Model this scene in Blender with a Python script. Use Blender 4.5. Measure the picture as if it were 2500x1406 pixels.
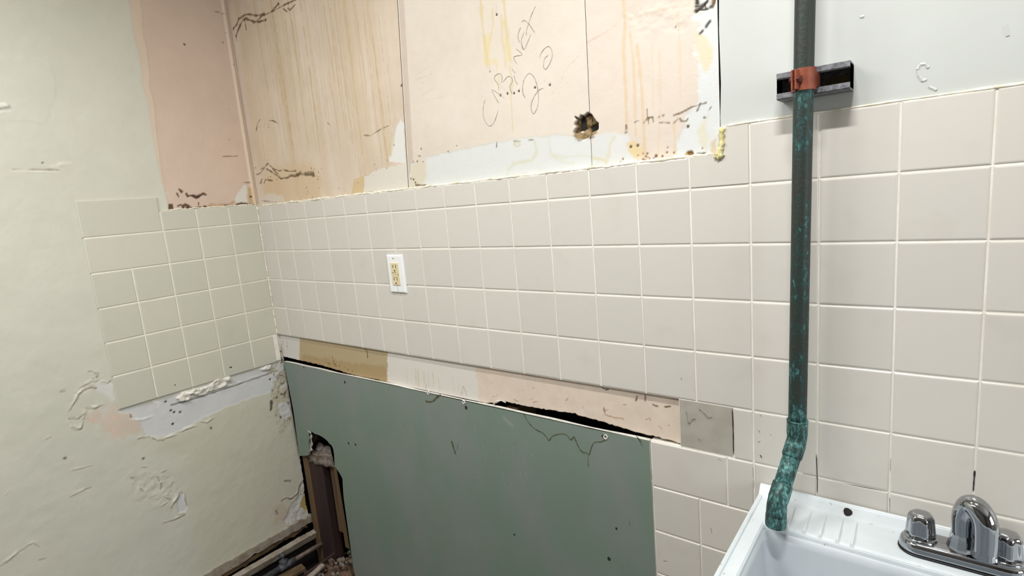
import bpy, bmesh, math, random
import numpy as np
from mathutils import Vector, Matrix, noise as mnoise

for o in list(bpy.data.objects):
    bpy.data.objects.remove(o, do_unlink=True)
SC = bpy.context.scene
COL = SC.collection
random.seed(7)

# ------------------------------------------------------------------ camera
F = 1336.747                       # focal length in pixels of the 2500 px frame
CAM = np.array([2.0151, -1.0597, 1.4885])
CM = np.array([[0.7902, 0.6070, -0.0843], [-0.0338, 0.1806, 0.9830], [-0.6119, 0.7739, -0.1632]])
# orthonormalise (right, up, forward)
CM[2] /= np.linalg.norm(CM[2]); CM[0] -= CM[2] * (CM[0] @ CM[2]); CM[0] /= np.linalg.norm(CM[0]); CM[1] = np.cross(CM[0], CM[2])
cam = bpy.data.cameras.new('camera'); cam.sensor_width = 36.0; cam.lens = F / 2500 * 36.0
cam.clip_start = 0.01
co = bpy.data.objects.new('camera', cam); COL.objects.link(co)
co.matrix_world = Matrix(((CM[0][0], CM[1][0], -CM[2][0], CAM[0]), (CM[0][1], CM[1][1], -CM[2][1], CAM[1]),
                          (CM[0][2], CM[1][2], -CM[2][2], CAM[2]), (0, 0, 0, 1)))
SC.camera = co

# ------------------------------------------------------------------ light
ROOM_X, ROOM_Y, ROOM_Z = 4.6, -2.6, 2.47
EXPOSURE = 0.0
LAMP = (1.0, 0.995, 0.985)
SC.view_settings.view_transform = 'Standard'; SC.view_settings.look = 'None'
SC.view_settings.gamma = 1.0; SC.view_settings.use_curve_mapping = False
SC.view_settings.exposure = EXPOSURE
w = bpy.data.worlds.new('world'); SC.world = w; w.use_nodes = True
w.node_tree.nodes['Background'].inputs[0].default_value = (0.8, 0.85, 0.9, 1)
w.node_tree.nodes['Background'].inputs[1].default_value = 0.02
# ceiling tube lamps: (centre x, y, length along x, watts)
for (x, y, ln, p) in ((1.90, -0.64, 0.26, 15.0), (0.82, -1.42, 1.10, 28.0), (1.00, -0.64, 0.26, 4.5)):
    l = bpy.data.lights.new('ceiling_tube_light', 'AREA'); l.shape = 'RECTANGLE'
    l.size = ln; l.size_y = 0.035; l.energy = p; l.color = LAMP
    lo = bpy.data.objects.new('ceiling_tube_light', l); COL.objects.link(lo)
    lo.location = (x, y, ROOM_Z - 0.05)
# added fill light on the unseen right wall, dressed as a daylight window
l = bpy.data.lights.new('right_wall_fill', 'AREA'); l.shape = 'RECTANGLE'; l.size = 1.0; l.size_y = 1.2; l.energy = 26.0; l.color = (0.96, 0.98, 1.0)
lo = bpy.data.objects.new('right_wall_fill', l); COL.objects.link(lo); lo.location = (ROOM_X - 0.03, -1.2, 1.5); lo.rotation_euler = (0, math.radians(90), 0)

# ------------------------------------------------------------------ helpers
def ray(u, v):
    d = np.array([(u - 1250) / F, -(v - 703) / F, 1.0]); return d @ CM
def bw(u, v, y=0.0):
    d = ray(u, v); return CAM + (y - CAM[1]) / d[1] * d
def lw(u, v, x=0.0):
    d = ray(u, v); return CAM + (x - CAM[0]) / d[0] * d
def hz(u, v, z):
    d = ray(u, v); return CAM + (z - CAM[2]) / d[2] * d
def cr(pts, ox, oy, s):            # zoom-crop coordinates -> frame pixels
    return [(ox + a / s, oy + b / s) for a, b in pts]

def lin(c):
    c = np.asarray(c, float) / 255.0
    return np.where(c <= 0.04045, c / 12.92, ((c + 0.055) / 1.055) ** 2.4)
def rgba(c):
    v = lin(c); return (float(v[0]), float(v[1]), float(v[2]), 1.0)

def tag(o, label=None, cat=None, group=None, kind=None):
    if label: o['label'] = label
    if cat: o['category'] = cat
    if group: o['group'] = group
    if kind: o['kind'] = kind
    return o
def empty(name, loc=(0, 0, 0)):
    o = bpy.data.objects.new(name, None); COL.objects.link(o); o.location = loc
    o.empty_display_size = 0.05
    return o
def link(name, me, parent=None, mats=()):
    o = bpy.data.objects.new(name, me); COL.objects.link(o)
    for m in mats: me.materials.append(m)
    if parent is not None:
        o.parent = parent
        o.matrix_parent_inverse = Matrix.Translation(-Vector(parent.location)) if parent.location.length else Matrix()
    return o
def from_bm(name, bm, parent=None, mats=(), smooth=False, loc=None):
    bmesh.ops.recalc_face_normals(bm, faces=bm.faces[:])
    me = bpy.data.meshes.new(name); bm.to_mesh(me); bm.free()
    if smooth:
        for p in me.polygons: p.use_smooth = True
    return link(name, me, parent, mats)
def box(bm, x0, x1, y0, y1, z0, z1):
    vs = [bm.verts.new((x, y, z)) for x in (x0, x1) for y in (y0, y1) for z in (z0, z1)]
    fs = []
    for f in ((0, 1, 3, 2), (4, 6, 7, 5), (0, 4, 5, 1), (2, 3, 7, 6), (0, 2, 6, 4), (1, 5, 7, 3)):
        fs.append(bm.faces.new([vs[i] for i in f]))
    return vs, fs
def bevel(bm, w, seg=2):
    bmesh.ops.bevel(bm, geom=bm.edges[:], offset=w, segments=seg, affect='EDGES', profile=0.5)
def prism(bm, pts, d0, d1, plane='b'):
    """outline pts (s,t) extruded from depth d0 to d1 (b: s=x,t=z,depth=y)"""
    n = len(pts)
    P = (lambda s, t, d: (s, d, t)) if plane == 'b' else ((lambda s, t, d: (d, s, t)) if plane == 'l' else (lambda s, t, d: (s, t, d)))
    a = [bm.verts.new(P(s, t, d0)) for s, t in pts]; b = [bm.verts.new(P(s, t, d1)) for s, t in pts]
    f0 = bm.faces.new(a); f1 = bm.faces.new(b[::-1]); side = []
    for i in range(n):
        j = (i + 1) % n; side.append(bm.faces.new((a[i], b[i], b[j], a[j])))
    return f0, f1, side
def sweep(bm, pts, rad, seg=20, cap=True):
    """tube through 3d points with a radius per point"""
    pts = [Vector(p) for p in pts]; rings = []
    t0 = (pts[1] - pts[0]).normalized()
    up = Vector((1, 0, 0)) if abs(t0.x) < 0.9 else Vector((0, 1, 0))
    nrm = (up - t0 * up.dot(t0)).normalized()
    for i, p in enumerate(pts):
        if i == 0: t = pts[1] - pts[0]
        elif i == len(pts) - 1: t = pts[-1] - pts[-2]
        else: t = (pts[i + 1] - p).normalized() + (p - pts[i - 1]).normalized()
        if t.length < 1e-9: t = t0.copy()
        t.normalize(); nrm = (nrm - t * nrm.dot(t)).normalized(); bn = t.cross(nrm)
        r = rad[i] if hasattr(rad, '__len__') else rad
        rings.append([bm.verts.new(p + (nrm * math.cos(a) + bn * math.sin(a)) * r) for a in [2 * math.pi * k / seg for k in range(seg)]])
    for i in range(len(rings) - 1):
        for k in range(seg):
            bm.faces.new((rings[i][k], rings[i][(k + 1) % seg], rings[i + 1][(k + 1) % seg], rings[i + 1][k]))
    if cap:
        bm.faces.new(rings[0][::-1]); bm.faces.new(rings[-1])
def lathe(bm, cx, cy, prof, seg=32, mod=None):
    """prof = [(r, z)], mod(angle, i) scales the radius"""
    rings = []
    for i, (r, z) in enumerate(prof):
        ring = []
        for k in range(seg):
            a = 2 * math.pi * k / seg; q = r * (mod(a, i) if mod else 1)
            ring.append(bm.verts.new((cx + q * math.cos(a), cy + q * math.sin(a), z)))
        rings.append(ring)
    for i in range(len(rings) - 1):
        for k in range(seg):
            bm.faces.new((rings[i][k], rings[i][(k + 1) % seg], rings[i + 1][(k + 1) % seg], rings[i + 1][k]))
    bm.faces.new(rings[0][::-1]); bm.faces.new(rings[-1])
def smooth_path(pts, n=6):
    P = [np.array(p, float) for p in pts]; out = []
    for i in range(len(P) - 1):
        p0 = P[max(i - 1, 0)]; p1 = P[i]; p2 = P[i + 1]; p3 = P[min(i + 2, len(P) - 1)]
        for k in range(n):
            t = k / n
            out.append(0.5 * (2 * p1 + (p2 - p0) * t + (2 * p0 - 5 * p1 + 4 * p2 - p3) * t * t + (3 * p1 - p0 - 3 * p2 + p3) * t ** 3))
    out.append(P[-1]); return out
def ribbon(bm, P2, w, plane, off, th=0.0003, taper=False, jit=0.0):
    """flat stroke on a wall: P2 in wall coordinates, w metres wide, th proud of the surface"""
    P2 = [np.array(p, float) for p in P2]; n = len(P2); L = []; R = []
    for i, p in enumerate(P2):
        t = P2[min(i + 1, n - 1)] - P2[max(i - 1, 0)]; l = np.linalg.norm(t)
        t = t / l if l > 1e-9 else np.array([1.0, 0])
        q = np.array([-t[1], t[0]]); ww = w * 0.5 * (1 + random.uniform(-jit, jit))
        if taper and (i == 0 or i == n - 1): ww *= 0.3
        L.append(p + q * ww); R.append(p - q * ww)
    def V(p):
        return bm.verts.new((p[0], off - th, p[1])) if plane == 'b' else bm.verts.new((off + th, p[0], p[1]))
    a = [V(p) for p in L]; b = [V(p) for p in R]
    for i in range(n - 1):
        bm.faces.new((a[i], a[i + 1], b[i + 1], b[i]) if plane == 'l' else (a[i], b[i], b[i + 1], a[i + 1]))
def strokes(name, items, plane, off, m, parent, label=None, th=.0003, taper=True, jit=.3, n=4):
    for P, ww in items:
        bm = bmesh.new(); W = wallpts(P, plane, off) if len(P[0]) == 2 and abs(P[0][0]) > 20 else P
        ribbon(bm, smooth_path(W, n) if len(W) > 2 else W, ww, plane, off, th, taper, jit)
        o = from_bm(name, bm, parent, [m])
        if label: o['label'] = label
def wallpts(pts, plane, off):
    if plane == 'b': return [bw(u, v, off)[[0, 2]] for u, v in pts]
    return [lw(u, v, off)[[1, 2]] for u, v in pts]

# ------------------------------------------------------------------ materials
def mat(name, c, rough=0.5, metal=0.0, noise=None, bump=None, spec=0.5, coat=0.0):
    """noise=(colour2, scale, amount, stretch_z) ; bump=(scale, strength)"""
    m = bpy.data.materials.new(name); m.use_nodes = True; nt = m.node_tree; b = nt.nodes['Principled BSDF']
    b.inputs['Base Color'].default_value = rgba(c); b.inputs['Roughness'].default_value = rough; b.inputs['Metallic'].default_value = metal
    b.inputs['Specular IOR Level'].default_value = spec; b.inputs['Coat Weight'].default_value = coat
    tc = nt.nodes.new('ShaderNodeTexCoord')
    if noise:
        c2, sc, amt, st = noise
        mp = nt.nodes.new('ShaderNodeMapping'); mp.inputs['Scale'].default_value = (1, 1, st)
        nz = nt.nodes.new('ShaderNodeTexNoise'); nz.inputs['Scale'].default_value = sc; nz.inputs['Detail'].default_value = 6
        rp = nt.nodes.new('ShaderNodeValToRGB'); rp.color_ramp.elements[0].position = 0.42; rp.color_ramp.elements[1].position = 0.62
        mx = nt.nodes.new('ShaderNodeMix'); mx.data_type = 'RGBA'
        mu = nt.nodes.new('ShaderNodeMath'); mu.operation = 'MULTIPLY'; mu.inputs[1].default_value = amt
        nt.links.new(tc.outputs['Object'], mp.inputs[0]); nt.links.new(mp.outputs[0], nz.inputs['Vector'])
        nt.links.new(nz.outputs['Fac'], rp.inputs[0]); nt.links.new(rp.outputs[0], mu.inputs[0]); nt.links.new(mu.outputs[0], mx.inputs['Factor'])
        mx.inputs['A'].default_value = rgba(c); mx.inputs['B'].default_value = rgba(c2)
        nt.links.new(mx.outputs['Result'], b.inputs['Base Color'])
    if bump:
        nb = nt.nodes.new('ShaderNodeTexNoise'); nb.inputs['Scale'].default_value = bump[0]; nb.inputs['Detail'].default_value = 5
        bp = nt.nodes.new('ShaderNodeBump'); bp.inputs['Strength'].default_value = bump[1]; bp.inputs['Distance'].default_value = 0.002
        nt.links.new(tc.outputs['Object'], nb.inputs['Vector']); nt.links.new(nb.outputs['Fac'], bp.inputs['Height']); nt.links.new(bp.outputs[0], b.inputs['Normal'])
    return m
def painted_mat(name, rough=0.6, bump=(260, 0.12)):
    m = mat(name, (200, 200, 200), rough, bump=bump, spec=0.35); nt = m.node_tree; b = nt.nodes['Principled BSDF']
    a = nt.nodes.new('ShaderNodeAttribute'); a.attribute_name = 'Col'
    nt.links.new(a.outputs['Color'], b.inputs['Base Color']); return m
def tile_mat(name, c1, c2, rough=0.3):
    m = mat(name, c1, rough, bump=(60, 0.02)); nt = m.node_tree; b = nt.nodes['Principled BSDF']
    oi = nt.nodes.new('ShaderNodeObjectInfo'); mx = nt.nodes.new('ShaderNodeMix'); mx.data_type = 'RGBA'
    mx.inputs['A'].default_value = rgba(c1); mx.inputs['B'].default_value = rgba(c2)
    nt.links.new(oi.outputs['Random'], mx.inputs['Factor'])
    # faint dirt specks and smears
    tc = nt.nodes.new('ShaderNodeTexCoord'); nz = nt.nodes.new('ShaderNodeTexNoise'); nz.inputs['Scale'].default_value = 14; nz.inputs['Detail'].default_value = 8
    ge = nt.nodes.new('ShaderNodeNewGeometry')
    rp = nt.nodes.new('ShaderNodeValToRGB'); rp.color_ramp.elements[0].position = 0.56; rp.color_ramp.elements[1].position = 0.80
    mu = nt.nodes.new('ShaderNodeMath'); mu.operation = 'MULTIPLY'; mu.inputs[1].default_value = 0.11
    m2 = nt.nodes.new('ShaderNodeMix'); m2.data_type = 'RGBA'; m2.inputs['B'].default_value = rgba((150, 138, 115))
    nt.links.new(ge.outputs['Position'], nz.inputs['Vector']); nt.links.new(nz.outputs['Fac'], rp.inputs[0]); nt.links.new(rp.outputs[0], mu.inputs[0])
    nt.links.new(mu.outputs[0], m2.inputs['Factor']); nt.links.new(mx.outputs['Result'], m2.inputs['A']); nt.links.new(m2.outputs['Result'], b.inputs['Base Color'])
    return m
M = {
 'tile': tile_mat('glazed_tile', (215, 210, 201), (210, 206, 197)),
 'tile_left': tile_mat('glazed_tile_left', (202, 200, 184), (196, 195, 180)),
 'tile_loose': mat('cement_board', (176, 172, 160), 0.7, noise=((160, 154, 140), 30, 0.5, 1)),
 'grout': mat('grout', (241, 238, 229), 0.7, noise=((220, 213, 194), 16, 0.5, 1), bump=(200, 0.3)),
 'paint': painted_mat('old_paint'),
 'white_wall': mat('white_paint', (203, 206, 201), 0.45, noise=((198, 201, 195), 5, 0.6, 1), bump=(40, 0.06)),
 'room': mat('room_paint', (196, 195, 190), 0.6, noise=((190, 189, 184), 4, 0.5, 1)),
 'ceil': mat('ceiling_paint', (232, 230, 224), 0.7, noise=((222, 220, 212), 4, 0.5, 1)),
 'floor': mat('bare_floor', (92, 80, 68), 0.8, noise=((60, 50, 42), 12, 0.7, 1), bump=(60, 0.5)),
 'green': mat('green_board_paper', (119, 137, 124), 0.6, noise=((131, 139, 133), 5, 0.9, 0.55), bump=(160, 0.06)),
 'core': mat('gypsum_core', (228, 226, 218), 0.8, noise=((206, 200, 186), 60, 0.6, 1), bump=(200, 0.4)),
 'dark': mat('cavity_dark', (34, 28, 24), 0.9, noise=((22, 18, 16), 10, 0.6, 1)),
 'stain': mat('water_stain', (82, 84, 58), 0.7, noise=((96, 100, 76), 60, 0.7, 1)),
 'nail': mat('nail_hole', (40, 36, 31), 0.9, noise=((40, 36, 30), 300, 0.5, 1)),
 'scuff': mat('chalk_scuff', (139, 147, 136), 0.7, noise=((125, 134, 121), 80, 0.8, 0.3)),
 'pencil': mat('pencil', (152, 142, 132), 0.8, noise=((196, 184, 170), 160, 0.8, 1)),
 'crack': mat('crack_dirt', (70, 58, 44), 0.9, noise=((44, 34, 24), 200, 0.7, 1)),
 'caulk': mat('old_caulk', (240, 236, 222), 0.6, noise=((206, 196, 160), 60, 0.7, 1), bump=(150, 0.8)),
 'glue': mat('yellow_glue', (226, 218, 164), 0.6, noise=((196, 176, 100), 70, 0.7, 1), bump=(120, 0.8)),
 'studred': mat('stained_stud', (58, 36, 33), 0.75, noise=((42, 29, 30), 18, 0.8, 0.12), bump=(90, 0.4)),
 'wood': mat('bare_wood', (104, 84, 58), 0.75, noise=((76, 58, 40), 26, 0.8, 0.1), bump=(80, 0.4)),
 'woodgrey': mat('weathered_wood', (156, 147, 134), 0.8, noise=((120, 104, 84), 24, 0.7, 1), bump=(120, 0.8)),
 'rubble': mat('plaster_rubble', (134, 127, 118), 0.9, noise=((96, 78, 62), 45, 0.8, 1), bump=(150, 0.8)),
 'rubbleb': mat('brown_rubble', (122, 96, 78), 0.9, noise=((70, 54, 44), 45, 0.8, 1), bump=(150, 0.8)),
 'iron': mat('old_iron_pipe', (112, 98, 88), 0.55, 0.3, noise=((76, 64, 56), 60, 0.8, 1)),
 'ironblue': mat('grey_valve', (96, 100, 104), 0.6, 0.3, noise=((66, 68, 70), 60, 0.8, 1)),
 'plate': mat('outlet_white', (244, 245, 244), 0.3, noise=((236, 237, 236), 20, 0.5, 1)),
 'ivory': mat('outlet_ivory', (226, 212, 172), 0.35, noise=((218, 202, 158), 60, 0.5, 1)),
 'strut': mat('galvanised_strut', (132, 132, 136), 0.6, 0.15, noise=((88, 88, 92), 120, 0.8, 1), bump=(200, 0.5)),
 'clamp': mat('copper_clamp', (150, 82, 60), 0.45, 0.25, noise=((122, 62, 46), 60, 0.7, 1)),
 'clampbolt': mat('dark_bolt', (96, 46, 38), 0.5, 0.3, noise=((70, 36, 30), 90, 0.7, 1)),
 'chrome': mat('chrome', (176, 178, 182), 0.07, 1.0, noise=((164, 166, 170), 8, 0.4, 1)),
 'black': mat('black_gasket', (18, 18, 20), 0.5, noise=((28, 28, 30), 60, 0.5, 1)),
 'slotc': mat('slot_brown', (112, 100, 62), 0.8, noise=((92, 82, 52), 60, 0.6, 1)),
}
def sink_mat():
    m = mat('white_plastic', (216, 223, 225), 0.32, noise=((202, 211, 214), 10, 0.6, 1)); nt = m.node_tree; b = nt.nodes['Principled BSDF']
    base = b.inputs['Base Color'].links[0].from_socket
    tc = nt.nodes.new('ShaderNodeTexCoord'); v = nt.nodes.new('ShaderNodeTexNoise'); v.inputs['Scale'].default_value = 110; v.inputs['Detail'].default_value = 2
    r = nt.nodes.new('ShaderNodeValToRGB'); r.color_ramp.elements[0].position = 0.70; r.color_ramp.elements[1].position = 0.76
    mu = nt.nodes.new('ShaderNodeMath'); mu.operation = 'MULTIPLY'; mu.inputs[1].default_value = 0.6
    mx = nt.nodes.new('ShaderNodeMix'); mx.data_type = 'RGBA'; mx.inputs['B'].default_value = rgba((120, 116, 104))
    nt.links.new(tc.outputs['Object'], v.inputs['Vector']); nt.links.new(v.outputs['Fac'], r.inputs[0]); nt.links.new(r.outputs[0], mu.inputs[0])
    nt.links.new(mu.outputs[0], mx.inputs['Factor']); nt.links.new(base, mx.inputs['A']); nt.links.new(mx.outputs['Result'], b.inputs['Base Color'])
    return m
M['sink'] = sink_mat()
def patina_mat():
    """copper gone black-green, with blue-green bloom that thickens toward the low end of the pipe"""
    m = mat('copper_patina', (44, 52, 46), 0.5, 0.15, bump=(170, 0.35)); nt = m.node_tree; b = nt.nodes['Principled BSDF']
    ge = nt.nodes.new('ShaderNodeNewGeometry'); mp = nt.nodes.new('ShaderNodeMapping'); mp.inputs['Scale'].default_value = (1, 1, 0.4)
    n1 = nt.nodes.new('ShaderNodeTexNoise'); n1.inputs['Scale'].default_value = 190; n1.inputs['Detail'].default_value = 8; n1.inputs['Roughness'].default_value = 0.75
    n2 = nt.nodes.new('ShaderNodeTexNoise'); n2.inputs['Scale'].default_value = 16; n2.inputs['Detail'].default_value = 4
    sx = nt.nodes.new('ShaderNodeSeparateXYZ')
    zr = nt.nodes.new('ShaderNodeValToRGB'); e = zr.color_ramp.elements
    e[0].position = 0.0; e[0].color = (1, 1, 1, 1); e[1].position = 1.0; e[1].color = (0.08, 0.08, 0.08, 1)
    for p, v in ((0.20, 0.92), (0.35, 0.62), (0.55, 0.46), (0.74, 0.30), (0.84, 0.52), (0.88, 0.62), (0.905, 0.14)):
        q = e.new(p); q.color = (v, v, v, 1)
    mr = nt.nodes.new('ShaderNodeMapRange'); mr.inputs['From Min'].default_value = 0.80; mr.inputs['From Max'].default_value = 1.75
    nt.links.new(ge.outputs['Position'], mp.inputs[0]); nt.links.new(mp.outputs[0], n1.inputs['Vector']); nt.links.new(ge.outputs['Position'], n2.inputs['Vector'])
    nt.links.new(ge.outputs['Position'], sx.inputs[0]); nt.links.new(sx.outputs['Z'], mr.inputs['Value']); nt.links.new(mr.outputs[0], zr.inputs[0])
    a1 = nt.nodes.new('ShaderNodeMath'); a1.operation = 'MULTIPLY_ADD'; a1.inputs[1].default_value = 0.55   # n2*0.55 + n1
    nt.links.new(n2.outputs['Fac'], a1.inputs[0]); nt.links.new(n1.outputs['Fac'], a1.inputs[2])
    a2 = nt.nodes.new('ShaderNodeMath'); a2.operation = 'MULTIPLY_ADD'; a2.inputs[1].default_value = 0.235
    nt.links.new(zr.outputs[0], a2.inputs[0]); nt.links.new(a1.outputs[0], a2.inputs[2])
    rp = nt.nodes.new('ShaderNodeValToRGB'); e = rp.color_ramp.elements
    e[0].position = 0.0; e[0].color = rgba((52, 54, 48)); e[1].position = 1.0; e[1].color = rgba((150, 198, 190))
    for p, c in ((0.36, (44, 54, 48)), (0.48, (34, 62, 60)), (0.58, (48, 88, 86)), (0.72, (84, 136, 132))):
        q = e.new(p); q.color = rgba(c)
    a3 = nt.nodes.new('ShaderNodeMath'); a3.operation = 'MULTIPLY_ADD'; a3.inputs[1].default_value = 1.75; a3.inputs[2].default_value = -1.17
    nt.links.new(a2.outputs[0], a3.inputs[0]); nt.links.new(a3.outputs[0], rp.inputs[0]); nt.links.new(rp.outputs[0], b.inputs['Base Color'])
    return m
M['patina'] = patina_mat()

# ------------------------------------------------------------------ painted relief walls
def vnoise(s, t, f, seed=0):
    rs = np.random.RandomState(seed); G = rs.rand(97, 89)
    a = s * f + 31.7 * (seed % 13); b = t * f + 17.3 * (seed % 7)
    i = np.floor(a).astype(int); j = np.floor(b).astype(int); u = a - i; v = b - j
    u = u * u * (3 - 2 * u); v = v * v * (3 - 2 * v)
    g = lambda p, q: G[p % 97, q % 89]
    return (g(i, j) * (1 - u) + g(i + 1, j) * u) * (1 - v) + (g(i, j + 1) * (1 - u) + g(i + 1, j + 1) * u) * v
def fbm(s, t, f, seed=0, o=4):
    r = 0; a = 0.5; tot = 0
    for k in range(o):
        r = r + a * vnoise(s, t, f, seed + k * 11); tot += a; a *= 0.55; f *= 2.1
    return r / tot
def sstep(a, b, x):
    t = np.clip((x - a) / (b - a), 0, 1); return t * t * (3 - 2 * t)

class Canvas:
    """a wall face as a fine mesh: colour of the old paint and relief of flakes, cracks and holes"""
    def __init__(s, plane, off, x0, x1, z0, z1, step, base):
        nx = int(round((max(x1(z0), x1(z1)) - min(x0(z0), x0(z1))) / step)) + 1; nz = int(round((z1 - z0) / step)) + 1
        z = np.linspace(z0, z1, nz); u = np.linspace(0, 1, nx)
        L = np.array([x0(q) for q in z]); R = np.array([x1(q) for q in z])
        s.S = L[:, None] + (R - L)[:, None] * u[None, :]; s.T = np.repeat(z[:, None], nx, 1)
        s.plane = plane; s.off = off; s.nx = nx; s.nz = nz
        s.C = np.ones((nz, nx, 3)) * np.array(base, float); s.H = np.zeros((nz, nx)); s.seed = 1
    def sel(s, P, mg):
        P = np.array(P); a = P.min(0) - mg; b = P.max(0) + mg
        return np.nonzero((s.S > a[0]) & (s.S < b[0]) & (s.T > a[1]) & (s.T < b[1]))
    def dist(s, idx, P, closed):
        x = s.S[idx]; y = s.T[idx]; d = np.full(x.shape, 9.0); ins = np.zeros(x.shape, bool)
        n = len(P)
        for i in range(n if closed else n - 1):
            a = P[i]; b = P[(i + 1) % n]; e = (b[0] - a[0], b[1] - a[1]); l = e[0] ** 2 + e[1] ** 2 + 1e-12
            t = np.clip(((x - a[0]) * e[0] + (y - a[1]) * e[1]) / l, 0, 1)
            d = np.minimum(d, np.hypot(x - a[0] - t * e[0], y - a[1] - t * e[1]))
            if closed and abs(e[1]) > 1e-9:
                c = ((a[1] > y) != (b[1] > y)) & (x < e[0] * (y - a[1]) / e[1] + a[0]); ins ^= c
        return np.where(ins, -d, d) if closed else d
    def mix(s, idx, m, col):
        s.C[idx] += (np.array(col, float) - s.C[idx]) * m[:, None]
    def poly(s, pts, col=None, a=1.0, soft=0.002, rough=0.004, h=0.0, rf=60, px=True, tex=0.0, texf=160):
        P = wallpts(pts, s.plane, s.off) if px else pts
        idx = s.sel(P, 0.02 + rough)
        if len(idx[0]) == 0: return
        s.seed += 3; d = s.dist(idx, P, True) + (fbm(s.S[idx], s.T[idx], rf, s.seed) - 0.5) * 2 * rough
        m = 1 - sstep(-soft, soft, d)
        if col is not None: s.mix(idx, m * a, col)
        if h: s.H[idx] += m * h
        if tex: s.H[idx] += m * (fbm(s.S[idx], s.T[idx], texf, s.seed + 1) - 0.5) * 2 * tex
        return
    def line(s, pts, w, col=None, a=1.0, h=0.0, rough=0.5, px=True, brk=0.0, lf=150):
        P = wallpts(pts, s.plane, s.off) if px else pts
        idx = s.sel(P, w * 3 + 0.004)
        if len(idx[0]) == 0: return
        s.seed += 3; d = s.dist(idx, P, False) * (1 + (fbm(s.S[idx], s.T[idx], lf, s.seed) - 0.5) * 2 * rough)
        d = d / (0.35 + 1.3 * vnoise(s.S[idx], s.T[idx], 55, s.seed + 2))
        m = 1 - sstep(w * 0.15, w * 0.62, d)
        if brk: m = m * sstep(brk - 0.12, brk + 0.12, fbm(s.S[idx], s.T[idx], 90, s.seed + 5))
        if col is not None: s.mix(idx, m * a, col)
        if h:
            x = s.S[idx]; y = s.T[idx]; e0 = np.hypot(x - P[0][0], y - P[0][1]); e1 = np.hypot(x - P[-1][0], y - P[-1][1])
            s.H[idx] += h * (0.5 if h > 0 else 1.0) * (1 - sstep(0, w * 0.8, d)) * sstep(0, w * 3, np.minimum(e0, e1)) * sstep(0.2, 0.6, vnoise(x, y, 75, s.seed + 7))
    def dots(s, pts, r, col, a=0.95, h=-0.001, px=True):
        P = wallpts(pts, s.plane, s.off) if px else pts
        for p in P:
            idx = s.sel([p], r * 2)
            if len(idx[0]) == 0: continue
            d = np.hypot(s.S[idx] - p[0], s.T[idx] - p[1]); m = 1 - sstep(r * 0.6, r * 1.15, d)
            s.mix(idx, m * a, col); s.H[idx] += h * m
    def speckle(s, cpx, rad, n, r, col, seed=0):
        rs = np.random.RandomState(seed); c = wallpts([cpx], s.plane, s.off)[0]
        for k in range(n):
            p = c + rs.randn(2) * np.array(rad) * 0.5
            s.dots([p], r * rs.uniform(0.5, 1.3), col, rs.uniform(0.5, 0.95), px=False)
    def build(s, name, m, parent=None, solid=0.0):
        nz, nx = s.nz, s.nx; co = np.empty((nz, nx, 3), np.float32)
        if s.plane == 'b': co[..., 0] = s.S; co[..., 1] = s.off - s.H; co[..., 2] = s.T
        else: co[..., 0] = s.off + s.H; co[..., 1] = s.S; co[..., 2] = s.T
        i = np.arange(nz * nx).reshape(nz, nx)
        q = np.stack([i[:-1, :-1], i[:-1, 1:], i[1:, 1:], i[1:, :-1]], -1).reshape(-1, 4)
        me = bpy.data.meshes.new(name); me.vertices.add(nz * nx); me.vertices.foreach_set('co', co.ravel())
        me.loops.add(q.size); me.loops.foreach_set('vertex_index', q.ravel().astype(np.int32))
        me.polygons.add(len(q)); me.polygons.foreach_set('loop_start', np.arange(0, q.size, 4, dtype=np.int32))
        me.polygons.foreach_set('use_smooth', np.ones(len(q), bool)); me.update(calc_edges=True)
        at = me.color_attributes.new('Col', 'FLOAT_COLOR', 'POINT')
        c = np.ones((nz * nx, 4), np.float32); c[:, :3] = lin(np.clip(s.C, 0, 255).reshape(-1, 3)); at.data.foreach_set('color', c.ravel())
        o = link(name, me, parent, [m])
        if solid:
            md = o.modifiers.new('thickness', 'SOLIDIFY'); md.thickness = solid; md.offset = -1
        return o

BROWN = (98, 80, 58); PEACH = (226, 205, 186)
YB = 0.011                          # face of the old wallboard, behind the tile faces (y = 0)

# ================================================================== STRUCTURE
# wall_back : the far side of the wall cavity carries every layer in front of it
bm = bmesh.new(); box(bm, -0.15, ROOM_X + 0.12, 0.115, 0.16, -0.1, ROOM_Z)
wall_back = tag(from_bm('wall_back', bm, None, [M['dark']]), kind='structure')

seam1 = lambda z: 0.828 + (z - 1.54) * 0.081
seam2 = lambda z: 1.4174 + (z - 1.545) * 0.0194
ZT = 2.36; ZB = 1.530
def peach_noise(c, amt=9):
    n = fbm(c.S, c.T, 7, 3) - 0.5; n2 = fbm(c.S, c.T, 45, 9) - 0.5
    c.C += n[..., None] * np.array([1.0, 1.05, 1.2]) * 2 * amt + n2[..., None] * 6
    c.H += (fbm(c.S, c.T, 30, 5) - 0.5) * 0.0006

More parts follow.
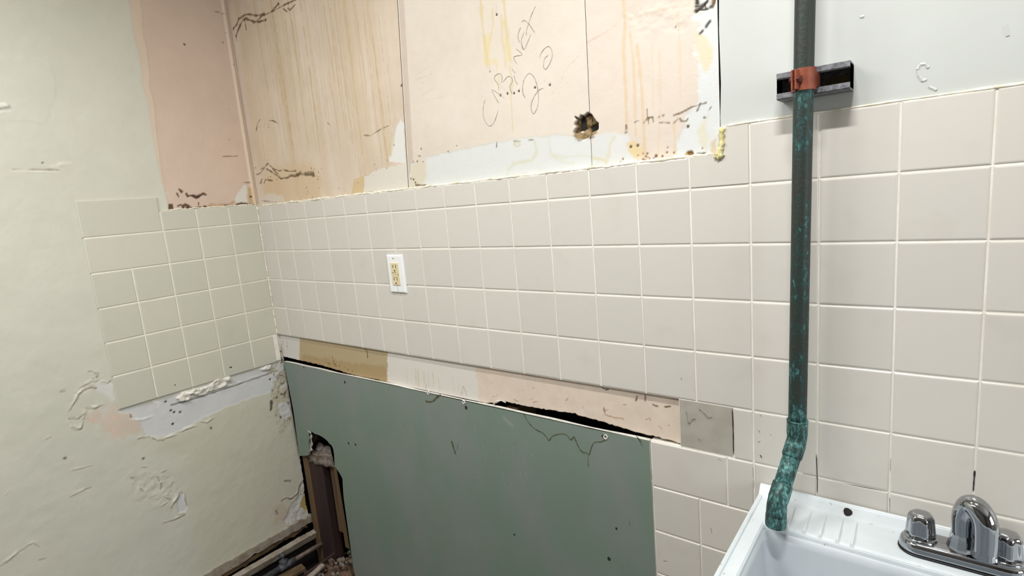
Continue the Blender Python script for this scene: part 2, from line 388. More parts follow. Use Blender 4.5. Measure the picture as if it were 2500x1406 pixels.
# ---- panel A, beside the corner: many thin tan drips
A = Canvas('b', YB, lambda z: -0.004, lambda z: seam1(z) - 0.0008, ZB, ZT, 0.002, (214, 197, 176))
peach_noise(A)
st = fbm(A.S, A.T * 0.05, 26, 41, 3); A.C += ((st - 0.5) * 2)[..., None] * np.array([-5, -8, -15])
rs = np.random.RandomState(3)
for k in range(64):
    x = 0.06 + 0.74 * rs.rand() ** 0.85; z1 = rs.uniform(1.85, 2.36); z0 = rs.uniform(1.545, 1.75)
    if rs.rand() < 0.35: z0, z1 = rs.uniform(1.7, 1.95), rs.uniform(2.0, 2.36)
    n = 9; zz = np.linspace(z1, z0, n); xx = x + np.cumsum(rs.randn(n) * 0.0018)
    A.line(list(zip(xx, zz)), rs.uniform(0.003, 0.008), (184, 156, 110), rs.uniform(0.10, 0.42), px=False, rough=0.35, brk=rs.uniform(0, 0.42))
A.poly([(640, 505), (650, 430), (700, 395), (760, 400), (790, 440), (780, 492)], (206, 178, 136), 0.45, 0.02, 0.02)
A.poly([(632, 505), (634, 480), (655, 470), (690, 478), (700, 500)], (214, 206, 196), 0.8, 0.004, 0.008)
A.poly([(858, 472), (865, 437), (888, 430), (890, 470)], (208, 184, 138), 0.8, 0.001, 0.002)
A.poly([(888, 470), (890, 430), (925, 412), (1000, 398), (1002, 462)], (222, 218, 206), 0.85, 0.002, 0.006)
A.poly([(950, 392), (958, 340), (966, 318), (978, 285), (986, 300), (992, 400)], (226, 226, 222), 0.9, 0.002, 0.006, h=-0.0005)
A.poly([(944, 372), (952, 345), (962, 320), (964, 340), (956, 380)], (206, 192, 152), 0.6, 0.003, 0.004)
for P, ww in (([(210, 490), (270, 410), (300, 330), (400, 260), (480, 240), (560, 265), (680, 260), (740, 240)], .009), ([(740, 260), (860, 205), (1060, 95), (1290, -10)], .0055),
              ([(860, 200), (980, 65)], .005), ([(265, 690), (255, 610), (310, 470), (370, 340), (430, 320), (540, 370), (640, 375), (770, 340)], .0085), ([(400, 340), (430, 510)], .006),
              ([(620, 350), (700, 270), (740, 250)], .007), ([(1070, 150), (1130, 200)], .005), ([(1140, 140), (1180, 175), (1270, 80)], .004)):
    A.line(cr(P, 540, 0, 7.03), ww * .95, BROWN, 0.85, h=-0.0008, brk=0.25)
for p in ((255, 620), (980, 65), (730, 245), (760, 340), (300, 320)): A.dots(cr([p], 540, 0, 7.03), .0055, BROWN)
for P, ww in (([(150, 880), (200, 860), (300, 725), (370, 790), (450, 830), (520, 815), (600, 835), (690, 830)], .0065), ([(290, 800), (340, 830), (430, 890), (480, 935), (580, 920), (620, 890), (680, 905), (760, 860)], .0075),
              ([(690, 880), (760, 865), (840, 880), (925, 880)], .016), ([(205, 1000), (215, 950)], .007), ([(250, 1000), (270, 950), (370, 960)], .006), ([(370, 800), (440, 870)], .009),
              ([(145, 270), (160, 180), (200, 120)], .005), ([(310, 135), (380, 140), (450, 180)], .004), ([(210, 810), (240, 780)], .007)):
    A.line(cr(P, 600, 270, 5.625), ww * .9, BROWN, 0.82, h=-0.0006, brk=0.32)
A.speckle((660, 430), (.10, .05), 26, .0022, BROWN, 5); A.speckle((760, 480), (.12, .05), 16, .0022, BROWN, 6); A.speckle((640, 310), (.05, .03), 7, .002, BROWN, 7)
A.speckle((770, 425), (.05, .02), 12, .0025, BROWN, 15); A.speckle((920, 410), (.10, .05), 10, .0022, BROWN, 8)
A.dots([(980, 209)], .004, BROWN)
for P in ([(890, 330), (905, 331), (930, 315), (958, 303)], [(945, 390), (950, 395)], [(800, 300), (806, 306)]): A.line(P, .004, (120, 96, 66), .8, brk=.35)
A.line([(640, 490), (700, 497)], .006, (120, 100, 76), .6, brk=.5)
A.build('wallboard_panel', M['paint'], wall_back)

# ---- panel B, the middle board with the pencil writing
B = Canvas('b', YB, lambda z: seam1(z) + 0.0012, lambda z: seam2(z) - 0.0006, ZB, ZT, 0.002, (220, 210, 195))
peach_noise(B, 6)
bx = seam1(B.T); m = sstep(0.004, 0.008, B.S - bx) * (1 - sstep(0.024, 0.030, B.S - bx)); B.C += m[..., None] * np.array([-16, -20, -20]); B.H += m * 0.0007  # band beside the seam painted darker, in place of the step's shade
for P, ww, a in (([(1173, 0), (1176, 40), (1180, 80), (1186, 120), (1190, 150)], .009, .4), ([(1203, 25), (1204, 60), (1198, 90), (1188, 140)], .007, .3), ([(1230, 0), (1232, 30), (1235, 60), (1240, 110), (1245, 145)], .012, .38),
                 ([(1224, 40), (1226, 90), (1232, 130), (1234, 160)], .009, .25), ([(1213, 160), (1215, 180), (1222, 215)], .006, .2), ([(1244, 160), (1250, 200), (1248, 240), (1252, 320)], .006, .3), ([(1183, 85), (1190, 160)], .012, .3)):
    B.line(P, ww, (206, 178, 112), a, rough=.5)
B.poly([(1182, 90), (1195, 80), (1196, 120), (1190, 158), (1184, 158)], (222, 206, 156), .6, .004, .004)
B.poly([(1228, 95), (1236, 90), (1248, 110), (1246, 148), (1236, 150)], (222, 206, 156), .5, .004, .005)
B.poly([(1180, 145), (1216, 143), (1215, 157), (1182, 158)], (222, 204, 160), .6, .004, .004)
B.poly([(996, 470), (1004, 402), (1040, 386), (1120, 366), (1210, 347), (1300, 335), (1400, 330), (1450, 333), (1470, 420)], (218, 220, 217), .95, .003, .004, h=-.0004)
for P, ww, a in (([(1305, 345), (1310, 370), (1300, 390), (1255, 400), (1240, 415), (1236, 432)], .011, .5), ([(1340, 340), (1345, 375), (1370, 385), (1420, 380), (1450, 385)], .009, .3), ([(1345, 380), (1370, 395), (1400, 398)], .008, .3)):
    B.line(P, ww, (208, 204, 172), a, rough=.4)
B.poly([(1002, 462), (1006, 398), (1040, 390), (1042, 430), (1030, 455)], (216, 200, 168), .6, .006, .008)
B.line([(1015, 452), (1040, 452)], .007, BROWN, .8, brk=.4); B.speckle((1030, 380), (.04, .03), 6, .003, BROWN, 2); B.speckle((1010, 445), (.02, .03), 5, .003, BROWN, 4)
B.line([(1213, 348), (1212, 360)], .003, BROWN, .8); B.line([(1255, 344), (1270, 345)], .004, (150, 130, 100), .7); B.line([(1290, 342), (1302, 341)], .003, BROWN, .6)
B.line([(1255, 352), (1262, 358), (1270, 352), (1262, 346), (1255, 352)], .004, (206, 196, 164), .7)
B.dots(cr([(270, 1023), (345, 1005), (415, 1002), (467, 978), (640, 940), (800, 912), (228, 158)], 1160, 0, 4.395), .0030, (56, 48, 40), h=-.002); B.dots([(1196, 175), (1115, 356), (1094, 370)], .002, BROWN)
for P in ([(1010, 265), (1030, 250), (1060, 240), (1080, 238)], [(1020, 180), (1050, 160)], [(1025, 205), (1050, 195)], [(1015, 195), (1055, 180)], [(1030, 235), (1056, 215)], [(1340, 240), (1370, 200), (1380, 170), (1420, 130)]):
    B.line(P, .003, (204, 184, 164), .5, brk=.4)
HOLE = cr([(120, 520), (160, 440), (130, 400), (170, 330), (140, 280), (200, 320), (230, 260), (280, 270), (340, 215), (380, 240), (410, 280), (460, 350), (505, 385), (500, 470), (430, 560), (370, 600), (250, 630), (160, 620)], 1380, 240, 6.25)
def crater(c):
    c.poly(HOLE, (92, 74, 46), 1.0, .0015, .002, h=-.013, tex=.006, texf=60)
    c.poly(cr([(130, 540), (250, 500), (300, 470), (400, 520), (490, 470), (430, 570), (250, 630), (160, 620)], 1380, 240, 6.25), (150, 128, 92), .9, .002, .004, h=.009)
    c.poly(cr([(210, 330), (260, 300), (275, 400), (265, 490), (215, 480), (200, 420)], 1380, 240, 6.25), (22, 16, 10), .95, .002, .003, h=-.012)
    c.poly(cr([(280, 290), (340, 230), (430, 330), (420, 420), (330, 460), (285, 400)], 1380, 240, 6.25), (124, 100, 62), .8, .002, .006, h=.003)
    c.poly(cr([(350, 440), (430, 400), (450, 470), (380, 510)], 1380, 240, 6.25), (48, 36, 22), .9, .002, .004, h=-.003)
    c.poly(cr([(230, 505), (270, 500), (270, 525), (235, 525)], 1380, 240, 6.25), (240, 236, 228), .9, .001, .001, h=.002)
crater(B)
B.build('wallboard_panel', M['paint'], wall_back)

# ---- panel C, right of the second joint, scraped white at its edge
C = Canvas('b', YB, lambda z: seam2(z) + 0.0006, lambda z: 1.6893, ZB, ZT, 0.002, (219, 206, 192))
peach_noise(C, 6)
C.poly([(1440, 430), (1446, 334), (1500, 322), (1532, 330), (1545, 370), (1556, 402), (1500, 425)], (216, 218, 215), .9, .004, .006)
C.poly([(1490, 345), (1520, 330), (1530, 360), (1510, 400), (1490, 405), (1484, 370)], (220, 219, 215), .7, .004, .006)
for P, ww, a in (([(1500, 335), (1490, 350), (1486, 380), (1478, 400)], .012, .45), ([(1450, 385), (1475, 390), (1484, 402), (1480, 412)], .008, .5), ([(1404, 396), (1430, 384), (1470, 388)], .006, .4)):
    C.line(P, ww, (210, 202, 168), a)
C.poly([(1760, -20), (1690, 40), (1708, 50), (1712, 85), (1695, 110), (1700, 150), (1704, 200), (1698, 260), (1680, 280), (1660, 330), (1652, 372), (1700, 384), (1760, 378)], (218, 221, 220), .95, .004, .012, h=-.0006)
C.poly([(1700, 85), (1712, 82), (1725, 100), (1738, 118), (1742, 135), (1735, 165), (1720, 175), (1708, 150), (1698, 110)], (222, 210, 174), .75, .004, .006)
C.poly([(1712, 300), (1722, 290), (1728, 330), (1724, 370), (1708, 350), (1704, 320)], (216, 210, 182), .7, .004, .005)
C.poly([(1735, 345), (1748, 335), (1750, 378), (1735, 372)], (206, 190, 158), .8, .003, .005)
C.poly(cr([(930, 690), (980, 650), (1080, 670), (1190, 770), (1180, 900), (1060, 900), (1010, 870), (960, 800)], 1380, 240, 6.25), (222, 200, 152), .85, .003, .004)
for P, ww, a in (([(1522, 0), (1526, 60), (1522, 130), (1528, 220), (1530, 310)], .008, .45), ([(1538, 80), (1546, 150), (1550, 230), (1552, 330)], .008, .4), ([(1556, 110), (1565, 200), (1571, 290), (1574, 395)], .009, .42), ([(1592, 110), (1594, 260)], .006, .18),
                 ([(1610, 120), (1612, 260), (1606, 380)], .007, .18), ([(1655, 30), (1660, 140), (1662, 240)], .007, .2), ([(1645, 300), (1650, 380)], .007, .3)):
    C.line(P, ww, (214, 182, 132), a, rough=.35)
C.poly([(1520, 30), (1620, 10), (1690, 5), (1690, 60), (1640, 80), (1560, 90)], None, 1, .01, .02, tex=.0016, texf=60)
C.line([(1524, 50), (1580, 30), (1640, 18), (1682, 12)], .006, (222, 198, 178), .5, h=.001)
C.line([(1370, 200), (1400, 130), (1440, 100), (1480, 78), (1505, 60)], .004, (206, 186, 166), .6)
for P, ww in (([(930, 410), (935, 515)], .008), ([(1060, 365), (1130, 340)], .006), ([(1200, 370), (1260, 300), (1335, 290)], .008), ([(1270, 300), (1275, 390)], .006), ([(1330, 290), (1345, 360)], .005), ([(1425, 290), (1500, 265)], .008),
              ([(1660, 260), (1780, 215), (1950, 120), (2060, 95), (2150, 70)], .0055), ([(2010, 190), (2060, 80)], .007), ([(1440, 370), (1590, 375)], .005), ([(1660, 370), (1705, 310)], .0095), ([(2120, 290), (2170, 265)], .009), ([(2195, 180), (2225, 130)], .005),
              ([(1250, 160), (1250, 300)], .0035), ([(1750, 310), (1780, 350), (1850, 345), (1870, 310)], .009), ([(250, 960), (265, 905)], .004)):
    C.line(cr(P, 1380, 240, 6.25), ww * .62, BROWN, 0.72, h=-0.0005, brk=0.33)
C.dots(cr([(1870, 430), (1000, 740), (360, 700), (320, 770), (1385, 880), (1105, 720)], 1380, 240, 6.25), .0035, BROWN)
C.dots(cr([(365, 700)], 1380, 240, 6.25), .005, (70, 72, 62))
C.poly(cr([(1840, 850), (1860, 815), (1930, 810), (1955, 845), (1930, 885), (1850, 885)], 1380, 240, 6.25), (134, 100, 50), .95, .001, .003, h=-.004)
C.poly(cr([(1770, 895), (1850, 850), (1860, 890), (1800, 905)], 1380, 240, 6.25), (220, 196, 120), .9, .001, .003)
C.speckle((1600, 385), (.12, .012), 22, .0022, (120, 84, 50), 21); C.line(cr([(1980, 860), (2130, 840)], 1380, 240, 6.25), .006, (70, 60, 50), .8, brk=.4)
C.poly(cr([(525, -200), (540, 140), (560, 265), (600, 250), (640, 205), (720, 240), (830, 205), (900, 155), (980, 95), (1005, -200)], 1640, 0, 9.37), (222, 222, 218), 1, .001, .002, h=-.008, tex=.004, texf=80)
for P, ww in (([(545, 130), (620, 110), (700, 90), (780, 10), (800, -60)], .006), ([(560, 255), (620, 180), (705, 100)], .007), ([(650, 210), (740, 190), (830, 190)], .006), ([(715, 60), (740, 160)], .005), ([(880, 130), (930, 150)], .006), ([(540, -60), (560, 60)], .005)):
    C.line(cr(P, 1640, 0, 9.37), ww, (52, 46, 40), .95, h=-.004)
C.poly(cr([(895, -200), (885, 60), (875, 140), (930, 140), (985, 80), (1000, -200)], 1640, 0, 9.37), (120, 90, 62), .95, .001, .001)
for P, ww in (([(790, 610), (870, 480)], .007), ([(650, 755), (705, 705)], .005)): C.line(cr(P, 1640, 0, 9.37), ww, (78, 76, 72), .95, h=-.002)
C.line(cr([(85, 625), (100, 595)], 1640, 0, 9.37), .003, BROWN, .7)
crater(C)
C.build('wallboard_panel', M['paint'], wall_back)
bm = bmesh.new(); box(bm, -0.004, 1.70, YB + 0.014, 0.030, ZB - 0.02, ZT); from_bm('wallboard_backing', bm, wall_back, [M['dark']])

# ---- pencil writing on panel B
PEN = [[(110, 1060), (88, 1150), (95, 1270), (150, 1350), (205, 1310), (250, 1180)], [(262, 1118), (180, 960), (320, 1055)],
       [(255, 970), (245, 900), (210, 850), (218, 810), (270, 788), (290, 830), (285, 890)], [(245, 890), (330, 972)], [(300, 880), (350, 822), (388, 828), (400, 870), (372, 935), (400, 1010)],
       [(435, 780), (410, 760), (395, 728)], [(455, 690), (415, 610), (505, 585), (440, 520)], [(600, 360), (565, 450), (525, 530), (495, 440), (530, 340)],
       [(490, 290), (462, 370), (466, 430), (482, 452)], [(530, 530), (510, 520), (512, 490)], [(650, 65), (610, 150), (580, 240), (553, 320), (551, 380)], [(500, 235), (530, 218), (580, 260), (640, 350)],
       [(540, 1052), (512, 985), (520, 870), (580, 785), (640, 840), (675, 970), (676, 1120), (630, 1220), (600, 1150), (622, 1060), (680, 970), (735, 945)],
       [(690, 625), (720, 550), (790, 495), (828, 560), (815, 650), (762, 740), (735, 712), (745, 630), (785, 592)], [(748, 850), (748, 882)], [(227, 20), (227, 150)], [(157, 690), (157, 770)], [(420, 800), (430, 860), (458, 905)]]
strokes('pencil_stroke', [(cr(P, 1160, 0, 4.395), .0010) for P in PEN], 'b', YB, M['pencil'], wall_back, 'faint slanted pencil stroke', th=.0009)

# ---- white plaster, right of the stripped area
bm = bmesh.new()
xs = 1.6935
prism(bm, [(xs, 1.5345), (ROOM_X, 1.5345), (ROOM_X, ROOM_Z), (xs + .004, ROOM_Z), (xs + .002, 2.1), (xs + .0035, 1.9), (xs, 1.75), (xs + .0015, 1.66), (xs - .001, 1.60)], 0.0040, 0.03)
plaster = from_bm('painted_plaster', bm, wall_back, [M['white_wall']])
bm = bmesh.new(); box(bm, -0.1, 1.70, YB, 0.03, ZT, ROOM_Z); from_bm('upper_wallboard', bm, wall_back, [M['room']])
bm = bmesh.new()
def bump_strip(P, w, h, plane='b', off=0.004):
    W = wallpts(P, plane, off); n = len(W)
    for i in range(n - 1):
        a = np.array(W[i]); b = np.array(W[i + 1]); t = b - a; t /= np.linalg.norm(t) + 1e-9; q = np.array([-t[1], t[0]]) * w / 2
        vs = [bm.verts.new((p[0], off - 0.0002 - d, p[1])) for p, d in ((a - q, 0), (b - q, 0), (b, h), (a, h), (b + q, 0), (a + q, 0))]
        bm.faces.new((vs[0], vs[1], vs[2], vs[3])); bm.faces.new((vs[3], vs[2], vs[4], vs[5]))
for P in ([(2240, 170), (2246, 158), (2260, 156), (2266, 166)], [(2252, 198), (2262, 194)], [(2268, 212), (2286, 220)], [(2240, 172), (2244, 186), (2252, 198)], [(2100, 42), (2110, 40)], [(2455, 60), (2460, 88)]):
    bump_strip(P, .005, .0012)
from_bm('paint_blister', bm, wall_back, [M['white_wall']])

# ---- grout bed and tiles
XC = 7.848935; PIT = 0.110; ZS = 0.1080926; ZA = 1.475
X = lambda i: (i + XC) * PIT
Z = lambda r: ZA + r * ZS
ZCUT = 1.5345
bm = bmesh.new(); YG = 0.0018
for (a, b, c, d) in ((0.0, ROOM_X, Z(-4), ZCUT), (1.692, ROOM_X, ZCUT, Z(1) - .0005), (1.596, ROOM_X, Z(-5), Z(-4)), (1.5275, ROOM_X, 0.0, Z(-5))):
    box(bm, a, b, YG, 0.0085, c, d)
from_bm('grout', bm, wall_back, [M['grout']])
bm = bmesh.new()
box(bm, 1.5275, ROOM_X, 0.0085, 0.03, 0, Z(-5) - .001); box(bm, 1.600, ROOM_X, 0.0085, 0.03, Z(-5), Z(-4)); box(bm, 0.0, ROOM_X, 0.0085, 0.03, Z(-4) + .004, ZCUT)
from_bm('mortar_bed', bm, wall_back, [M['core']])

_tc = {}
def tile_mesh(w, h, mname):
    key = (round(w, 4), round(h, 4), mname)
    if key in _tc: return _tc[key]
    bm = bmesh.new(); rings = []
    # cushion edge: face, shoulder, edge, back
    for ins, d in ((0.0034, 0.0), (0.0016, 0.0004), (0.0004, 0.0014), (0.0, 0.0028), (0.0, 0.0064)):
        a, b = w / 2 - ins, h / 2 - ins
        rings.append([bm.verts.new((x, d, z)) for x, z in ((-a, -b), (a, -b), (a, b), (-a, b))])
    bm.faces.new(rings[0])
    for i in range(len(rings) - 1):
        for k in range(4):
            j = (k + 1) % 4; bm.faces.new((rings[i][k], rings[i + 1][k], rings[i + 1][j], rings[i][j]))
    bmesh.ops.recalc_face_normals(bm, faces=bm.faces[:])
    me = bpy.data.meshes.new('tile'); bm.to_mesh(me); bm.free(); me.materials.append(M[mname]); _tc[key] = me
    if me.polygons[0].normal.y > 0: me.flip_normals()
    return me
rt = random.Random(11)
GAP = 0.0020
def tile(s0, s1, t0, t1, wall='b', mname='tile', out=0.0, tilt=1.0):
    w = s1 - s0 - GAP; h = t1 - t0 - GAP
    me = tile_mesh(w, h, mname)
    o = bpy.data.objects.new('tile', me); COL.objects.link(o)
    sc, tcn = (s0 + s1) / 2, (t0 + t1) / 2; dz = rt.uniform(-0.00025, 0.00025) - out
    r1, r2 = rt.gauss(0, 0.0022) * tilt, rt.gauss(0, 0.0022) * tilt
    if wall == 'b':
        o.location = (sc, dz, tcn); o.rotation_euler = (r1, 0, r2); o.parent = wall_back
    else:
        o.location = (-dz, sc, tcn); o.rotation_euler = (0, r1, math.pi / 2 + r2); o.parent = wall_left
    return o
IMAX = 14
xb = [0.001] + [X(i) for i in range(-7, IMAX + 1)]
# cut course under the stripped board
for a, b in zip(xb, xb[1:]):
    if b <= X(7) + 1e-6: tile(a, b, Z(0), ZCUT + .001)
# notched tile at the end of the stripped area
bm = bmesh.new(); g = GAP / 2; x0, x1, z0, z1, xn = X(7) + g, X(8) - g, Z(0) + g, Z(1) - g, 1.6945
prism(bm, [(x0, z0), (x1, z0), (x1, z1), (xn, z1), (xn, ZCUT), (x0, ZCUT)], 0.0, 0.0064)
bmesh.ops.bevel(bm, geom=[e for e in bm.edges if all(abs(v.co.y) < 1e-6 for v in e.verts)], offset=0.0014, segments=2, affect='EDGES')
from_bm('tile', bm, wall_back, [M['tile']])
for i in range(8, IMAX): tile(X(i), X(i + 1), Z(0), Z(1))
for r in (-1, -2, -3, -4):
    for a, b in zip(xb, xb[1:]): tile(a, b, Z(r), Z(r + 1))
# course with the missing stretch
bm = bmesh.new(); box(bm, 1.5965, 1.7045, 0.0015, 0.012, Z(-5) + .002, Z(-4) - .001); bevel(bm, .0006, 1)
tag(from_bm('bare_board_piece', bm, wall_back, [M['tile_loose']]), 'square grey bare board patch among the tiles')
tile(1.7060, X(8), Z(-5), Z(-4), tilt=.3)
for i in range(8, IMAX): tile(X(i), X(i + 1), Z(-5), Z(-4))
xj = float(bw(1775, 1160)[0])
tile(1.5285, xj, Z(-6), Z(-5)); tile(xj, X(8), Z(-6), Z(-5))
for i in range(8, IMAX): tile(X(i), X(i + 1), Z(-6), Z(-5))
for r in (-7, -8, -9, -10):
    tile(1.5285, X(7), Z(r), Z(r + 1)); tile(X(7), X(8), Z(r), Z(r + 1))
    for i in range(8, 10): tile(X(i), X(i + 1), Z(r), Z(r + 1))
# dark open joints and scratches on the lower tiles
strokes('open_joint', [([(1788, 997), (1790, 1050), (1791, 1110)], .0022), ([(1838, 1140), (1839, 1166)], .0018), ([(1840, 1170), (1841, 1190)], .0010), ([(1993, 1108), (1995, 1165), (1995, 1204)], .0013), ([(1960, 1156), (1995, 1163)], .0018),
         ([(2172, 1215), (2173, 1258)], .0018), ([(2380, 1148), (2378, 1172), (2376, 1200)], .0018), ([(2174, 1120), (2173, 1150)], .0012), ([(2000, 1168), (2060, 1180), (2165, 1200)], .0008), ([(1704, 1100), (1704, 1108)], .002)], 'b', 0.0009, M['nail'], wall_back, 'dark open joint between tiles', th=0.0)
strokes('dirt_mark', [([(1706, 998), (1722, 1012), (1728, 1020), (1740, 1018)], .0010), ([(1682, 1035), (1690, 1025), (1700, 1022)], .0009), ([(1675, 1002), (1680, 1030), (1684, 1036)], .0006), ([(1706, 1071), (1709, 1075)], .0025), ([(1753, 1120), (1763, 1124)], .0016),
         ([(1663, 921), (1664, 926)], .0025), ([(1856, 1012), (1858, 1016)], .0025), ([(1856, 1110), (1860, 1117)], .004), ([(1880, 1060), (1884, 1062)], .002), ([(1852, 1050), (1856, 1056)], .002), ([(1850, 1080), (1856, 1076)], .0016), ([(1735, 1287), (1738, 1300)], .0016), ([(1620, 1368), (1630, 1370)], .002)], 'b', 0.0, M['crack'], wall_back, th=.0008, jit=.5)

# caulk bead along the top of the cut course, with the yellow glue blob at its end
def bead(name, pts, r, m, parent, seed, tag_label=None, squash=0.6):
    bm = bmesh.new(); rr = random.Random(seed); Q = smooth_path(pts, 5)
    rad = [r * rr.uniform(0.55, 1.25) for _ in Q]; rad[0] *= .3; rad[-1] *= .3
    sweep(bm, [tuple(q) for q in Q], rad, 8)
    for v in bm.verts: v.co += Vector((rr.uniform(-1, 1), rr.uniform(-1, 1) * .5, rr.uniform(-1, 1))) * r * .22
    o = from_bm(name, bm, parent, [m], True)
    if tag_label: o['label'] = tag_label
    return o
n = 46
bead('caulk_bead', [(0.02 + (1.672 - 0.02) * i / n, 0.0035 + .001 * math.sin(i * 1.7), ZCUT + .0015 + .0007 * math.sin(i * 2.3) + .0004 * math.cos(i * 5.1)) for i in range(n + 1)], 0.0040, M['caulk'], wall_back, 3)
bead('caulk_bead', [(1.703, 0.002, Z(1)), (1.76, 0.0025, Z(1) + .0005), (1.84, 0.002, Z(1)), (1.95, .0022, Z(1) + .0004), (2.1, .002, Z(1)), (2.38, .002, Z(1))], 0.0022, M['caulk'], wall_back, 5)
g0 = [bw(u, v, 0.0) for u, v in ((1763, 312), (1762, 345), (1758, 372), (1752, 388))]
bead('glue_streak', [(p[0], -0.0005, p[2]) for p in g0], 0.0058, M['glue'], wall_back, 8, 'yellow glue left at the tile notch')
bead('glue_streak', [(1.690, 0.001, 1.5385), (1.686, 0.0, 1.531), (1.692, -0.001, 1.529), (1.6965, -.0005, 1.534)], 0.0055, M['glue'], wall_back, 9)

# ---- strip of old wall laid bare where a course is missing
Sx1 = 1.598
S_ = Canvas('b', YB, lambda z: -0.004, lambda z: Sx1, 0.920, 1.050, 0.0025, (222, 206, 189))
S_.C += (fbm(S_.S, S_.T, 40, 3) - .5)[..., None] * 14
S_.poly([(600, 700), (730, 700), (736, 960), (600, 960)], (214, 211, 204), 1, .001, .001)
S_.poly([(731, 700), (945, 760), (950, 1000), (734, 960)], (184, 167, 132), 1, .0008, .001)
S_.poly([(740, 880), (945, 900), (948, 960), (735, 920)], (166, 134, 88), .45, .006, .012)
S_.poly([(945, 760), (1150, 800), (1172, 1000), (948, 990)], (224, 219, 210), 1, .004, .008)
for k in range(14):
    u = rs.uniform(955, 1120); S_.line([(u, 890 + (u - 945) * .2), (u + 3, 935 + (u - 945) * .2)], .003, (186, 160, 110), rs.uniform(.1, .4), brk=.2)
S_.speckle((815, 900), (.12, .02), 20, .003, (110, 84, 50), 31); S_.line([(890, 852), (896, 858), (898, 876)], .006, (90, 68, 42), .9, brk=.1); S_.line([(812, 878), (816, 892), (822, 905)], .006, (100, 76, 44), .8, brk=.2)
S_.line([(700, 830), (702, 848)], .005, (150, 146, 138), .8); S_.speckle((695, 860), (.03, .03), 14, .003, (110, 106, 98), 33)
for k in range(16):
    u = rs.uniform(1190, 1640); v = 925 + (u - 1190) * .21 + rs.uniform(0, 60); S_.line([(u, v), (u + rs.uniform(-6, 12), v + rs.uniform(-4, 8))], .003, (150, 118, 92), .6, brk=.35)
for P in ([(1470, 950), (1478, 956), (1486, 955)], [(1556, 970), (1553, 985)], [(1575, 968), (1576, 985)], [(1625, 1000), (1636, 998)], [(1475, 1015), (1478, 1028)], [(1595, 995), (1606, 1000)]): S_.line(P, .004, (80, 62, 46), .85, brk=.2)
S_.line([(1478, 1035), (1500, 1040), (1522, 1041)], .006, (186, 154, 122), .8, h=.001)
# ragged lower edge
low = wallpts([(690, 870), (740, 881), (790, 893), (830, 905), (850, 912), (945, 932), (1050, 960), (1185, 984), (1210, 984), (1225, 979), (1250, 984), (1290, 992), (1340, 1001), (1405, 1009), (1415, 1016), (1445, 1022), (1472, 1030), (1490, 1036), (1560, 1056), (1610, 1068), (1662, 1082)], 'b', YB)
lx = np.array([p[0] for p in low]); lz = np.array([p[1] for p in low])
for k in range(S_.nx):
    x = S_.S[0, k]; zb = float(np.interp(x, lx, lz)) + (vnoise(np.array([x]), np.array([0.0]), 140, 4)[0] - .5) * .003
    S_.T[:, k] = np.linspace(zb, 1.050, S_.nz)
S_.build('exposed_wallboard_strip', M['paint'], wall_back, solid=0.012)
strokes('pencil_mark', [(P, .0009) for P in ([(1042, 936), (1040, 948), (1039, 957)], [(1050, 934), (1054, 953)], [(1126, 966), (1130, 946), (1133, 945), (1140, 967)], [(1131, 968), (1133, 947)], [(1075, 945), (1077, 955)])], 'b', YB, M['pencil'], wall_back, th=.0006)

# ---- framing seen through the broken board
def timber(name, x0, x1, y0, y1, z0, z1, m, parent=wall_back, be=.002):
    bm = bmesh.new(); box(bm, x0, x1, y0, y1, z0, z1); bevel(bm, be, 1); return from_bm(name, bm, parent, [m])
timber('stud', 0.050, 0.142, 0.020, 0.060, 0.0, 0.56, M['studred'])
timber('stud', 0.012, 0.048, 0.016, 0.090, 0.0, 0.90, M['wood'])
timber('stud', 0.178, 0.224, 0.030, 0.110, 0.245, 0.56, M['wood'])
timber('stud', 0.228, 0.300, 0.016, 0.110, 0.20, 0.90, M['wood'])
for x in (0.70, 1.10, 1.50): timber('stud', x, x + .038, 0.026, 0.112, 0.0, 0.93, M['wood'])

# ---- wall_left : painted plaster with the stripped cabinet area and the peeling patches
XL = -0.005
L = Canvas('l', XL, lambda z: -1.20, lambda z: 0.014, 0.253, ZT, 0.0027, (201, 200, 186))
n1 = fbm(L.S, L.T, 3.2, 3) - .5; n2 = fbm(L.S, L.T, 22, 8) - .5
L.C += n1[..., None] * np.array([10, 9, 12]) + n2[..., None] * 5
L.H += (fbm(L.S, L.T, 9, 21) - .5) * .003 + (fbm(L.S, L.T, 45, 23) - .5) * .0005
L.poly([(345, 1075), (430, 1050), (560, 985), (690, 900), (760, 1262), (520, 1406), (490, 1380), (470, 1280), (450, 1130)], (197, 192, 170), .5, .05, .03)
# stripped cabinet area
PB = -0.302
wob = (vnoise(L.T, L.T * 0, 18, 6) - .5) * .010
inn = sstep(-.0015, .0015, L.S - (PB + wob)) * sstep(1.5405, 1.5425, L.T)
pk = np.array([204, 183, 166]) + n1[..., None] * 14 + n2[..., None] * 6
L.C += (pk - L.C) * inn[..., None]; L.H -= inn * .0016
taper = np.clip((L.T - 1.56) / .6, 0.05, 1)
band = inn * (1 - sstep(0, .003, L.S - (PB + wob + .030 * taper))); L.C += band[..., None] * np.array([6, 9, 6]); L.H += band * .0010
L.poly([(385, 478), (408, 470), (412, 517), (396, 518), (388, 512)], (206, 207, 192), .9, .003, .004)
c6 = lambda P: cr(P, 390, 420, 8.333)
L.poly(c6([(1540, 620), (1560, 480), (1620, 350), (1740, 245), (1790, 330), (1770, 500), (1800, 640)]), (214, 214, 204), .9, .003, .005)
L.poly(c6([(1790, 310), (1880, 330), (1990, 640), (1820, 650), (1800, 480)]), (188, 164, 120), .85, .002, .004)
L.poly(c6([(185, 650), (285, 650), (290, 755), (185, 755)]), (88, 66, 46), .95, .0015, .002, h=-.003)
